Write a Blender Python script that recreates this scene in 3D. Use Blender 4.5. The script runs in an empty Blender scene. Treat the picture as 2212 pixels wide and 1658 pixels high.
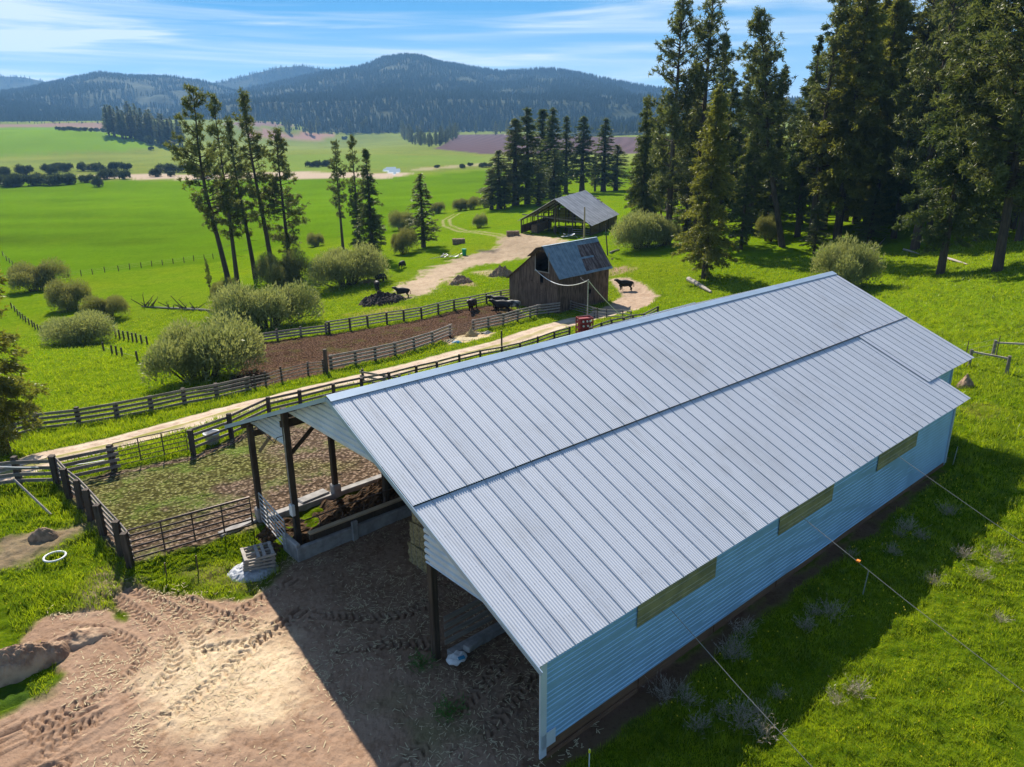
import bpy, bmesh, math, random
import numpy as np
from mathutils import Vector, Matrix
# ------------------------------------------------------------ camera, world, sun, exposure
S=bpy.context.scene
COL=S.collection
HC=17.0; F=1650.0; P=math.atan((829-256)/F); ROLL=math.radians(0.5)
fw=np.array([0,math.cos(P),-math.sin(P)]); up=np.array([0,math.sin(P),math.cos(P)]); rt=np.array([1.,0,0])
r2=rt*math.cos(ROLL)-up*math.sin(ROLL); u2=up*math.cos(ROLL)+rt*math.sin(ROLL)
cd=bpy.data.cameras.new('camera'); cam=bpy.data.objects.new('camera',cd); COL.objects.link(cam)
cd.sensor_width=36; cd.lens=36*F/2212; cd.clip_start=0.5; cd.clip_end=30000
cam.matrix_world=Matrix(((r2[0],u2[0],-fw[0],0),(r2[1],u2[1],-fw[1],0),(r2[2],u2[2],-fw[2],HC),(0,0,0,1)))
S.camera=cam
SUN_AZ=math.radians(111); SUN_EL=math.radians(38.5)     # direction towards the sun
sd=bpy.data.lights.new('sun','SUN'); sd.energy=5.0; sd.angle=math.radians(.5); sd.color=(1,.93,.82)
so=bpy.data.objects.new('sun',sd); COL.objects.link(so)
sv=Vector((math.cos(SUN_AZ)*math.cos(SUN_EL),math.sin(SUN_AZ)*math.cos(SUN_EL),math.sin(SUN_EL)))
so.rotation_euler=sv.to_track_quat('Z','Y').to_euler()
S.view_settings.view_transform='Standard'; S.view_settings.look='None'; S.view_settings.exposure=0.86; S.view_settings.gamma=1
S.render.resolution_x=1024; S.render.resolution_y=767
w=bpy.data.worlds.new('World'); S.world=w; w.use_nodes=True
nt=w.node_tree; N=nt.nodes; L=nt.links; N.clear()
out=N.new('ShaderNodeOutputWorld'); bg=N.new('ShaderNodeBackground'); sky=N.new('ShaderNodeTexSky')
sky.sky_type='NISHITA'; sky.sun_disc=False; sky.sun_elevation=SUN_EL; sky.sun_rotation=math.radians(90)-SUN_AZ
sky.altitude=1200; sky.air_density=1.2; sky.dust_density=.3; sky.ozone_density=2.0
tc=N.new('ShaderNodeTexCoord'); sep=N.new('ShaderNodeSeparateXYZ'); L.new(tc.outputs['Generated'],sep.inputs[0])
def wmath(op,a,b=None,c=None):
    m=N.new('ShaderNodeMath'); m.operation=op
    for i,x in enumerate((a,b,c)):
        if x is None: continue
        if isinstance(x,(int,float)): m.inputs[i].default_value=x
        else: L.new(x,m.inputs[i])
    return m.outputs[0]
def wmix(f,a,b):
    m=N.new('ShaderNodeMix'); m.data_type='RGBA'
    for s_,x in ((0,f),(6,a),(7,b)):
        if isinstance(x,(int,float)): m.inputs[s_].default_value=x
        elif isinstance(x,tuple): m.inputs[s_].default_value=(*x,1)
        else: L.new(x,m.inputs[s_])
    return m.outputs[2]
cr=N.new('ShaderNodeValToRGB'); L.new(sep.outputs['Z'],cr.inputs[0])
e=cr.color_ramp.elements; e[0].position=0.0; e[0].color=(4.0,5.1,5.8,1); e[1].position=.22; e[1].color=(.35,1.7,4.2,1)
q=e.new(.05); q.color=(2.2,3.9,5.4,1); q=e.new(.12); q.color=(.62,2.5,4.9,1)
azn=wmath('ARCTAN2',sep.outputs['X'],sep.outputs['Y'])
# thin cirrus: streaks laid out on a high flat layer (direction projected onto a plane)
cx=wmath('MULTIPLY',azn,2.2); cy=wmath('MULTIPLY',sep.outputs['Z'],9.)
def wnoise(sx,sy,scale,det,rot=0.,off=0.,lac=2.1):
    cmb=N.new('ShaderNodeCombineXYZ'); L.new(cx,cmb.inputs[0]); L.new(cy,cmb.inputs[1])
    mp=N.new('ShaderNodeMapping'); mp.inputs['Scale'].default_value=(sx,sy,1); mp.inputs['Rotation'].default_value=(0,0,rot); mp.inputs['Location'].default_value=(off,off*.7,off*.3)
    L.new(cmb.outputs[0],mp.inputs[0]); n=N.new('ShaderNodeTexNoise'); n.inputs['Scale'].default_value=scale; n.inputs['Detail'].default_value=det; n.inputs['Distortion'].default_value=.6
    L.new(mp.outputs[0],n.inputs['Vector']); return n.outputs['Fac']
def wramp(v,a,b):
    m=N.new('ShaderNodeMapRange'); m.interpolation_type='SMOOTHSTEP'; L.new(v,m.inputs[0]); m.inputs[1].default_value=a; m.inputs[2].default_value=b; return m.outputs[0]
s1=wramp(wnoise(.8,2.6,1.5,8,.20,3.4),.40,.74); s2=wramp(wnoise(.7,4.5,2.2,9,.12,11.2),.45,.78)
left=wramp(azn,.75,-.55)          # cloud thickens towards the west
cl=wmath('MINIMUM',wmath('ADD',wmath('MULTIPLY',s1,wmath('ADD',.5,wmath('MULTIPLY',left,1.7))),wmath('MULTIPLY',s2,wmath('ADD',.12,wmath('MULTIPLY',left,.35)))),.95)
up_=wramp(sep.outputs['Z'],.30,.14)
low=wmix(wmath('MULTIPLY',cl,.88),cr.outputs[0],(5.3,5.9,6.3))
fin=wmix(up_,sky.outputs[0],low)
L.new(fin,bg.inputs[0]); bg.inputs[1].default_value=.095; L.new(bg.outputs[0],out.inputs[0])
# ------------------------------------------------------------ terrain height function
C0=np.array([0,0,HC])
def ray(x,y): return fw*F+r2*(x-1106)-u2*(y-829)
def at(x,y,z=0.):
    d=ray(x,y); return C0+d*((z-HC)/d[2])
CT=[# px,py,z
(0,1658,0),(400,1658,0),(800,1658,0),(1200,1658,0),(1700,1658,0),(2212,1658,0),(0,1300,0),(290,1215,0),(600,1300,0),(1165,1400,0),(2212,1250,0),
(560,1123,0),(727,1075,0),(124,1045,-.2),(418,983,-.2),(5,1040,-.3),(850,990,0),(1200,950,0),(1700,1100,0),(2038,1003,0),
(640,890,-.9),(780,850,-2),(20,985,-1.2),(172,921,-2.3),(330,890,-2.6),(535,846,-3.4),(716,800,-4.2),(854,768,-5),(972,727,-5.6),(1118,693,-6),(1260,715,-5),(1100,790,-4),(1000,800,-4),
(1400,700,-4.5),(1600,650,-4),(1560,760,-2),(1850,650,-2),(2100,788,-1),(2160,900,-.3),
(557,735,-5.6),(712,720,-5.8),(873,695,-6),(1051,657,-6.2),(1204,673,-6.2),(1311,649,-6.3),(1370,640,-6.3),(1200,600,-6.6),(1200,508,-7),(1320,505,-7),(1108,508,-7),(1040,560,-7.3),(870,640,-7.2),(780,650,-8),
(1440,525,-5),(1520,600,-4.6),(1685,530,-3.5),(1810,515,-2.5),(1980,537,-1.5),(2030,593,-1),(2157,585,0.5),(2200,450,2.5),(1900,440,-1.5),(1650,450,-4),(1450,450,-7),
(430,835,-3.8),(200,850,-5),(30,850,-5),(60,760,-9),(170,745,-10.5),(275,745,-9.5),(590,710,-6.8),(430,680,-9.5),(500,640,-9.5),(620,600,-10),(80,630,-14),(300,640,-12),(740,540,-11),(804,558,-10),(915,534,-9),(870,580,-8),
(150,595,-16),(300,585,-15.5),(480,560,-15),(100,540,-18),(650,510,-15.5),(863,495,-13),(960,468,-13.5),(1036,496,-9.5),(1080,450,-11),(1140,440,-11),(1257,415,-12),(1320,410,-12),
(900,440,-17),(1050,400,-17),(0,480,-19),(300,460,-19),(600,440,-19),(0,400,-19),(400,400,-19),(800,400,-19),(1100,375,-18),(1300,385,-16),
(0,370,-19),(500,370,-19),(900,365,-19),(1200,350,-18),(0,335,-19),(300,325,-18.5),(600,330,-19),(900,320,-19),(1200,310,-18),(1500,330,-15),(2000,330,-6),(2212,330,2),
(600,298,-19),(1000,298,-18),(1300,290,-18)]
CD=[(0,1500,6),(150,1350,6.5),(250,1300,3),(60,1900,10),(200,1900,7),(420,1850,2),(600,1850,-1),(420,1400,-15),(900,1900,-17),(1300,1900,-16),(1800,1900,20),(2212,1900,40),(1800,600,2),(2212,600,20),(-1800,1500,5),(-1800,100,-14),(-1500,45,-1),(4000,1500,60),(4000,100,8),(4000,45,0),(0,16,0),(2212,16,0),(1106,10,0),(1106,4,0)]
def build():
    P=[];Z=[]
    for x,y,z in CT:
        p=at(x,y,z);P.append((math.atan2(p[0],p[1]),math.log(np.hypot(p[0],p[1]))));Z.append(z)
    for x,r,z in CD:
        d=ray(x,600.);P.append((math.atan2(d[0],d[1]),math.log(r)));Z.append(z)
    P=np.array(P);P[:,0]*=1.3;Z=np.array(Z,float);n=len(P)
    def K(a,b):
        d2=((a[:,None]-b[None])**2).sum(-1);return .5*d2*np.log(d2+1e-12)
    A=np.zeros((n+3,n+3));A[:n,:n]=K(P,P)+np.eye(n)*2e-4;A[:n,n]=1;A[:n,n+1:]=P;A[n:,:n]=A[:n,n:].T
    w=np.linalg.solve(A,np.r_[Z,0,0,0])
    def f(x,y):
        x=np.atleast_1d(np.asarray(x,float));y=np.atleast_1d(np.asarray(y,float))
        az=np.clip(np.arctan2(x,y),-1.0,1.0)*1.3;lr=np.log(np.clip(np.hypot(x,y),5,2200))
        Q=np.stack([az.ravel(),lr.ravel()],1);o=np.empty(len(Q))
        for i in range(0,len(Q),20000):
            q=Q[i:i+20000];o[i:i+20000]=K(q,P)@w[:n]+w[n]+q@w[n+1:]
        return o.reshape(x.shape)
    return f
Zf=build()
_R=np.exp(np.linspace(math.log(6),math.log(3600),1500))
def atT(x,y,dz=0.):
    d=ray(x,y);h=np.hypot(d[0],d[1]);X=d[0]/h*_R;Y=d[1]/h*_R;L=HC+d[2]/h*_R;g=L-(Zf(X,Y)+dz)
    k=np.argmax(g<0)
    if g[k]>=0:r=_R[-1]
    else:
        t=g[k-1]/(g[k-1]-g[k]+1e-9);r=_R[k-1]+(_R[k]-_R[k-1])*t
    return np.array([d[0]/h*r,d[1]/h*r,float(Zf(d[0]/h*r,d[1]/h*r)[0])+dz])

# ------------------------------------------------------------ numpy noise
def _h(ix,iy,s):
    n=(ix.astype(np.int64)*374761393+iy.astype(np.int64)*668265263+s*2147483647)&0xffffffff
    n=((n^(n>>13))*1274126177)&0xffffffff
    return ((n^(n>>16))&0xffff)/65535.0
def vnoise(x,y,s=0):
    ix=np.floor(x);iy=np.floor(y);fx=x-ix;fy=y-iy;fx=fx*fx*(3-2*fx);fy=fy*fy*(3-2*fy)
    a=_h(ix,iy,s);b=_h(ix+1,iy,s);c=_h(ix,iy+1,s);d=_h(ix+1,iy+1,s)
    return (a*(1-fx)+b*fx)*(1-fy)+(c*(1-fx)+d*fx)*fy
def fbm(x,y,o=4,s=0):
    r=0;a=.5;t=0
    for i in range(o):
        r=r+a*vnoise(x,y,s+i*17);t+=a;a*=.55;x=x*2.03+13.1;y=y*2.03+7.7
    return r/t
def sstep(a,b,x):
    t=np.clip((x-a)/(b-a),0,1);return t*t*(3-2*t)
# ------------------------------------------------------------ helpers
def tag(o,label=None,cat=None,group=None,kind=None):
    if label:o['label']=label
    if cat:o['category']=cat
    if group:o['group']=group
    if kind:o['kind']=kind
    return o
def empty(name,loc,label,cat,group=None,rz=0.):
    o=bpy.data.objects.new(name,None);o.empty_display_size=.3;COL.objects.link(o);o.location=tuple(float(v) for v in loc);o.rotation_euler=(0,0,rz)
    return tag(o,label,cat,group)
def mesh_np(name,V,F_,smooth=False):
    """F_: list of int arrays (n,3)/(n,4)"""
    me=bpy.data.meshes.new(name);V=np.asarray(V,np.float32)
    if not isinstance(F_,list):F_=[F_]
    F_=[np.asarray(f,np.int32) for f in F_ if len(f)]
    tot=sum(f.size for f in F_);nf=sum(len(f) for f in F_)
    me.vertices.add(len(V));me.vertices.foreach_set('co',V.ravel());me.loops.add(tot);me.polygons.add(nf)
    me.loops.foreach_set('vertex_index',np.concatenate([f.ravel() for f in F_]))
    lt=np.concatenate([np.full(len(f),f.shape[1],np.int32) for f in F_]);ls=np.r_[0,np.cumsum(lt)[:-1]].astype(np.int32)
    me.polygons.foreach_set('loop_start',ls);me.polygons.foreach_set('loop_total',lt)
    me.polygons.foreach_set('use_smooth',np.full(nf,bool(smooth)))
    me.update(calc_edges=True);me.validate();return me
def link(name,me,m,parent=None):
    o=bpy.data.objects.new(name,me);COL.objects.link(o)
    if m is not None and len(me.materials)==0:me.materials.append(m)
    if parent is not None:o.parent=parent
    return o
class MB:
    def __init__(s):s.v=[];s.f=[]
    def box(s,c,d,M=None):
        x,y,z=[q/2 for q in d];b=len(s.v);M=M or Matrix.Identity(3);c=Vector(c)
        for p in ((-x,-y,-z),(x,-y,-z),(x,y,-z),(-x,y,-z),(-x,-y,z),(x,-y,z),(x,y,z),(-x,y,z)):s.v.append(tuple(M@Vector(p)+c))
        s.f+=[(b,b+3,b+2,b+1),(b+4,b+5,b+6,b+7),(b,b+1,b+5,b+4),(b+1,b+2,b+6,b+5),(b+2,b+3,b+7,b+6),(b+3,b,b+4,b+7)];return s
    def beam(s,a,b,w,h):
        a=Vector(a);b=Vector(b);d=b-a;l=d.length;X=d.normalized();Z=Vector((0,0,1))
        if abs(X.z)>.95:Z=Vector((0,1,0))
        Y=Z.cross(X).normalized();Z=X.cross(Y);M=Matrix((X,Y,Z)).transposed()
        return s.box((a+b)/2,(l,w,h),M)
    def tube(s,pts,r,n=6,cap=True):
        pts=[Vector(p) for p in pts];rs=r if isinstance(r,(list,tuple)) else [r]*len(pts);b=len(s.v)
        for i,p in enumerate(pts):
            d=(pts[min(i+1,len(pts)-1)]-pts[max(i-1,0)]).normalized();A=d.cross(Vector((.31,.9,.2))).normalized();B=d.cross(A)
            for k in range(n):
                t=2*math.pi*k/n;s.v.append(tuple(p+(A*math.cos(t)+B*math.sin(t))*rs[i]))
        for i in range(len(pts)-1):
            for k in range(n):
                k2=(k+1)%n;s.f.append((b+i*n+k,b+i*n+k2,b+(i+1)*n+k2,b+(i+1)*n+k))
        if cap:
            s.f.append(tuple(b+k for k in range(n))[::-1]);e_=b+(len(pts)-1)*n;s.f.append(tuple(e_+k for k in range(n)))
        return s
    def face(s,pts):
        b=len(s.v);s.v+=[tuple(p) for p in pts];s.f.append(tuple(range(b,b+len(pts))));return s
    def prism(s,poly,n,t):
        """extrude a flat polygon along n by t"""
        b=len(s.v);n=Vector(n)*t;k=len(poly)
        s.v+=[tuple(Vector(p)) for p in poly]+[tuple(Vector(p)+n) for p in poly]
        s.f.append(tuple(range(b,b+k))[::-1]);s.f.append(tuple(range(b+k,b+2*k)))
        for i in range(k):j=(i+1)%k;s.f.append((b+i,b+j,b+k+j,b+k+i))
        return s
    def build(s,name,m,parent=None,smooth=False,bevel=0):
        me=bpy.data.meshes.new(name);me.from_pydata(s.v,[],s.f)
        bm=bmesh.new();bm.from_mesh(me);bmesh.ops.recalc_face_normals(bm,faces=bm.faces)
        if bevel:bmesh.ops.bevel(bm,geom=list(bm.edges),offset=bevel,segments=1,affect='EDGES')
        bm.to_mesh(me);bm.free()
        if smooth:me.polygons.foreach_set('use_smooth',[True]*len(me.polygons))
        return link(name,me,m,parent)
# ------------------------------------------------------------ materials
class NB:
    def __init__(s,name):
        s.m=bpy.data.materials.new(name);s.m.use_nodes=True;s.t=s.m.node_tree;s.n=s.t.nodes;s.l=s.t.links;s.n.clear()
        s.o=s.n.new('ShaderNodeOutputMaterial');s.tc=s.n.new('ShaderNodeTexCoord')
    def set(s,sock,v):
        if v is None:return
        if isinstance(v,(int,float)):sock.default_value=v
        elif isinstance(v,(tuple,list)):sock.default_value=(*v,1) if len(v)==3 and sock.type=='RGBA' else v
        else:s.l.new(v,sock)
    def math(s,op,a,b=None,c=None,clamp=False):
        m=s.n.new('ShaderNodeMath');m.operation=op;m.use_clamp=clamp
        for i,x in enumerate((a,b,c)):s.set(m.inputs[i],x)
        return m.outputs[0]
    def mix(s,f,a,b,bt='MIX'):
        m=s.n.new('ShaderNodeMix');m.data_type='RGBA';m.blend_type=bt;s.set(m.inputs[0],f);s.set(m.inputs[6],a);s.set(m.inputs[7],b);return m.outputs[2]
    def map(s,v,sc=(1,1,1),rot=(0,0,0),loc=(0,0,0)):
        m=s.n.new('ShaderNodeMapping');m.inputs['Scale'].default_value=sc;m.inputs['Rotation'].default_value=rot;m.inputs['Location'].default_value=loc;s.l.new(v,m.inputs[0]);return m.outputs[0]
    def noise(s,v,scale,det=4,rough=.55,dist=0.,col=False):
        n=s.n.new('ShaderNodeTexNoise');n.inputs['Scale'].default_value=scale;n.inputs['Detail'].default_value=det;n.inputs['Roughness'].default_value=rough;n.inputs['Distortion'].default_value=dist
        s.l.new(v,n.inputs['Vector']);return n.outputs['Color' if col else 'Fac']
    def vor(s,v,scale,feat='F1',out='Distance'):
        n=s.n.new('ShaderNodeTexVoronoi');n.feature=feat;n.inputs['Scale'].default_value=scale;s.l.new(v,n.inputs['Vector']);return n.outputs[out]
    def ramp(s,v,a,b,c=0.,d=1.):
        m=s.n.new('ShaderNodeMapRange');m.interpolation_type='SMOOTHSTEP';s.set(m.inputs[0],v)
        for i,x in enumerate((a,b,c,d)):m.inputs[i+1].default_value=x
        return m.outputs[0]
    def bump(s,h,strength=.5,dist=.05,nrm=None):
        b=s.n.new('ShaderNodeBump');b.inputs['Strength'].default_value=strength;s.set(b.inputs['Distance'],dist);s.l.new(h,b.inputs['Height'])
        if nrm is not None:s.l.new(nrm,b.inputs['Normal'])
        return b.outputs[0]
    def done(s,col,rough=.8,nrm=None,metal=0.,spec=.3):
        p=s.n.new('ShaderNodeBsdfPrincipled');s.set(p.inputs['Base Color'],col);s.set(p.inputs['Roughness'],rough);s.set(p.inputs['Metallic'],metal)
        p.inputs['Specular IOR Level'].default_value=spec
        if nrm is not None:s.l.new(nrm,p.inputs['Normal'])
        s.l.new(p.outputs[0],s.o.inputs[0]);return s.m
def m_plain(name,col,var=.25,scale=3.,rough=.8,bump=.3,metal=0.,spec=.3,col2=None):
    b=NB(name);v=b.tc.outputs['Object'];n=b.noise(v,scale,6);c2=col2 or tuple(c*(1-var) for c in col)
    return b.done(b.mix(b.ramp(n,.35,.65),c2,col),rough,b.bump(b.noise(v,scale*6,4),bump,.01),metal,spec)
def m_wood(name,c1,c2,axis=2,rough=.85,sc=9.,spec=.2):
    b=NB(name);v=b.tc.outputs['Object'];s_=[sc,sc,sc];s_[axis]=sc*.08
    g=b.noise(b.map(v,tuple(s_)),1.6,6,.65,.4);l=b.noise(v,.7,3)
    oi=b.n.new('ShaderNodeObjectInfo');c=b.mix(b.ramp(g,.3,.7),c1,c2);c=b.mix(b.ramp(l,.35,.7,0,.5),c,tuple(x*.55 for x in c1))
    c=b.mix(b.math('MULTIPLY',oi.outputs['Random'],.35),c,c2)
    return b.done(c,rough,b.bump(g,.6,.02),0,spec)
def m_leaf(name,c1,c2,c3,trans=.35,scale=1.2):
    b=NB(name);v=b.tc.outputs['Object'];oi=b.n.new('ShaderNodeObjectInfo')
    n=b.noise(v,scale,4,.6);n2=b.noise(v,scale*6,3,.7)
    c=b.mix(b.ramp(n,.32,.68),c1,c2);c=b.mix(b.ramp(n2,.5,.75,0,.8),c,c3);c=b.mix(b.math('MULTIPLY',oi.outputs['Random'],.45),c,c2)
    d=b.n.new('ShaderNodeBsdfDiffuse');t=b.n.new('ShaderNodeBsdfTranslucent');g=b.n.new('ShaderNodeBsdfGlossy');g.inputs['Roughness'].default_value=.45;g.inputs['Color'].default_value=(1,1,.9,1)
    b.l.new(c,d.inputs[0]);b.l.new(b.mix(.5,c,b.mix(1.,c,(1.5,1.5,.5),'MULTIPLY')),t.inputs[0])
    m=b.n.new('ShaderNodeMixShader');m.inputs[0].default_value=trans;b.l.new(d.outputs[0],m.inputs[1]);b.l.new(t.outputs[0],m.inputs[2])
    m2=b.n.new('ShaderNodeMixShader');m2.inputs[0].default_value=.035;b.l.new(m.outputs[0],m2.inputs[1]);b.l.new(g.outputs[0],m2.inputs[2])
    b.l.new(m2.outputs[0],b.o.inputs[0]);return b.m
M={}
M['grey_wood']=m_wood('weathered grey wood',(.16,.135,.11),(.30,.26,.22),0)
M['dark_wood']=m_wood('dark stained wood',(.045,.032,.024),(.11,.08,.055),2)
M['fence_wood']=m_wood('fence board wood',(.14,.115,.10),(.34,.29,.25),0)
M['pen_wood']=m_wood('sunlit-toned pen rail wood',(.24,.205,.18),(.46,.40,.36),0)  # paler copy of the board wood; sunlight on the rails put into colour
M['post_wood']=m_wood('fence post wood',(.045,.034,.028),(.12,.092,.072),2)
M['barn_board']=m_wood('old barn boards',(.045,.028,.02),(.25,.165,.12),2,.9,4.5)
M['bark']=m_wood('bark',(.045,.034,.026),(.12,.088,.064),2,.95,5.)
M['dead_wood']=m_wood('bleached dead wood',(.26,.22,.18),(.46,.41,.36),0)
M['log_wood']=m_wood('grey log',(.16,.13,.11),(.32,.28,.24),0)
M['light_board']=m_wood('pale bunk board',(.35,.25,.14),(.55,.42,.27),0)
M['concrete']=m_plain('old concrete',(.36,.34,.32),.35,2.5,.9,.4)
M['pipe']=m_plain('rusty steel pipe',(.13,.085,.065),.5,6,.6,.2,.3,.5)
M['pipe_light']=m_plain('galvanised pipe',(.5,.48,.46),.3,6,.45,.1,.4,.5)
M['black']=m_plain('black hide',(.010,.009,.009),.3,5,.65,.3,0,.25,(.02,.016,.013))
M['brown_hide']=m_plain('brown hide',(.045,.025,.016),.3,5,.65,.3)
M['white_hide']=m_plain('white and black hide',(.6,.57,.5),.3,1.2,.6,.2,0,.3,(.02,.018,.018))
M['hay']=m_plain('hay',(.42,.32,.15),.5,9,.95,1.)
M['old_hay']=m_plain('old hay',(.36,.24,.15),.5,5,.95,1.)
M['manure']=m_plain('manure',(.055,.038,.03),.5,3,.95,1.)
M['straw']=m_plain('straw',(.62,.50,.30),.3,9,.95,.6)
M['silage']=m_plain('brown silage',(.13,.068,.026),.8,7,.95,1.)
M['white_plastic']=m_plain('white plastic',(.72,.72,.70),.12,3,.4,.1)
M['green_plastic']=m_plain('green plastic',(.01,.30,.12),.2,3,.4,.1)
M['blue_tarp']=m_plain('blue tarp',(.05,.30,.5),.3,3,.5,.4)
M['red_paint']=m_plain('red paint',(.33,.03,.035),.4,4,.5,.2)
M['tarp']=m_plain('silver tarp',(.45,.46,.48),.3,2.5,.5,.8)
M['wire']=m_plain('cable',(.30,.27,.23),.2,5,.6,.0)
M['wire_dark']=m_plain('dark cable',(.03,.03,.03),.2,5,.6,.0)
M['white_paint']=m_plain('white paint',(.75,.74,.70),.1,3,.5,.1)
M['insul']=m_plain('orange flagging',(.9,.25,.03),.1,3,.5,.1)
M['yellow']=m_plain('yellow cap',(.85,.75,.03),.1,3,.5,.1)
M['fir']=m_leaf('fir needles',(.032,.055,.013),(.09,.115,.026),(.24,.24,.06),.45,.9)
M['olive']=m_leaf('olive fir needles',(.085,.10,.014),(.19,.19,.03),(.40,.36,.08),.5,.9)
M['pine']=m_leaf('pine needles',(.05,.07,.02),(.13,.145,.042),(.34,.32,.11),.48,.9)
M['willow']=m_leaf('willow leaves',(.17,.20,.07),(.30,.31,.12),(.45,.44,.22),.38,1.1)
M['willow_brown']=m_leaf('budding willow twigs',(.15,.155,.05),(.24,.235,.075),(.34,.29,.12),.35,1.1)
M['shrub_far']=m_leaf('valley shrub leaves',(.035,.048,.022),(.06,.075,.028),(.09,.10,.04),.25,.3)
M['weed_green']=m_leaf('green weed',(.04,.12,.02),(.08,.2,.03),(.12,.25,.05),.4,3)
M['dead_weed']=m_leaf('dry weed stalks',(.26,.21,.17),(.40,.33,.27),(.55,.46,.38),.2,3)
M['far_forest']=m_leaf('far conifer crowns',(.022,.038,.014),(.045,.062,.022),(.085,.09,.035),.2,.004)
def m_roof():
    b=NB('galvanised roof sheet');v=b.tc.outputs['Object'];sx=b.n.new('ShaderNodeSeparateXYZ');b.l.new(v,sx.inputs[0])
    fr=b.math('FRACT',b.math('DIVIDE',b.math('ADD',sx.outputs[0],.15),.7))
    edge=b.math('GREATER_THAN',fr,.958)
    pid=b.math('FLOOR',b.math('DIVIDE',b.math('ADD',sx.outputs[0],.15),.7));wn=b.n.new('ShaderNodeTexWhiteNoise');wn.noise_dimensions='1D';b.l.new(pid,wn.inputs['W'])
    c=b.mix(wn.outputs['Value'],(.54,.555,.59),(.60,.61,.64))
    st=b.noise(b.map(v,(2.2,.25,1)),1.5,6,.6);c=b.mix(b.ramp(st,.5,.8,0,.5),c,(.34,.34,.35));c=b.mix(b.ramp(b.noise(v,.35,6,.65),.5,.75,0,.35),c,(.40,.39,.38))
    c=b.mix(b.math('MULTIPLY',edge,.95),c,(.05,.075,.11))
    # screw rows
    fs=b.math('FRACT',b.math('DIVIDE',sx.outputs[0],.2));fy=b.math('FRACT',b.math('DIVIDE',sx.outputs[1],1.2))
    scw=b.math('MULTIPLY',b.math('LESS_THAN',b.math('ABSOLUTE',b.math('SUBTRACT',fs,.5)),.09),b.math('LESS_THAN',b.math('ABSOLUTE',b.math('SUBTRACT',fy,.5)),.012))
    c=b.mix(b.math('MULTIPLY',scw,.35),c,(.12,.12,.13))
    return b.done(c,.62,b.bump(b.noise(v,3.,5),.08,.01),.1,.35)
M['roof']=m_roof()
M['siding']=m_plain('blue white wall sheet',(.31,.52,.72),.12,.8,.45,.05,.15,.5)
M['siding_white']=m_plain('pale gable sheet',(.66,.70,.74),.12,.8,.5,.05,.1,.5)
M['trim']=m_plain('pale trim',(.42,.52,.62),.1,1,.45,.05,.2,.5)
M['fiberglass']=m_plain('olive fibreglass light panel',(.33,.28,.13),.4,1.2,.5,.1,0,.4,(.21,.19,.10))
M['rust_wood']=m_wood('rusty brown foundation plank',(.10,.055,.035),(.24,.13,.07),0)
M['interior']=m_plain('dark rafters',(.05,.038,.028),.3,3,.9,.3)
def m_oldroof():
    b=NB('rusting tin roof');v=b.tc.outputs['Object'];s_=b.n.new('ShaderNodeSeparateXYZ');b.l.new(v,s_.inputs[0])
    n=b.noise(b.map(v,(1.,.22,.22)),2.6,6,.7);n2=b.noise(v,1.3,5)
    # two rusted fields of sheets on the far half, a clean lap strip between them
    far=b.ramp(b.math('SUBTRACT',s_.outputs[0],b.math('MULTIPLY',s_.outputs[1],.2)),5.2,5.35);strip=b.math('LESS_THAN',b.math('ABSOLUTE',b.math('SUBTRACT',s_.outputs[1],2.25)),.14)
    eave=b.math('LESS_THAN',s_.outputs[1],.35);rid=b.math('GREATER_THAN',s_.outputs[1],4.1)
    gate=b.math('MULTIPLY',far,b.math('SUBTRACT',1.,b.math('MAXIMUM',b.math('MULTIPLY',strip,b.math('LESS_THAN',s_.outputs[0],8.2)),b.math('MAXIMUM',eave,rid))))
    seam=b.math('LESS_THAN',b.math('FRACT',b.math('DIVIDE',s_.outputs[0],.62)),.07)
    base=b.mix(b.ramp(n2,.3,.7),(.16,.22,.28),(.27,.34,.40));rust=b.mix(b.ramp(n,.4,.65),(.07,.035,.03),(.30,.22,.20))
    c=b.mix(b.ramp(n,.58,.75,0,.45),base,(.14,.10,.08));c=b.mix(b.math('MULTIPLY',gate,b.ramp(n,.2,.35,.75,1.)),c,rust);c=b.mix(b.math('MULTIPLY',seam,.6),c,(.05,.06,.07))
    return b.done(c,.55,b.bump(n,.3,.02),.2,.4)
M['old_roof']=m_oldroof()
M['grey_roof']=m_plain('dull grey tin roof',(.62,.59,.58),.25,.35,.6,.2,.15,.4)
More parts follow.
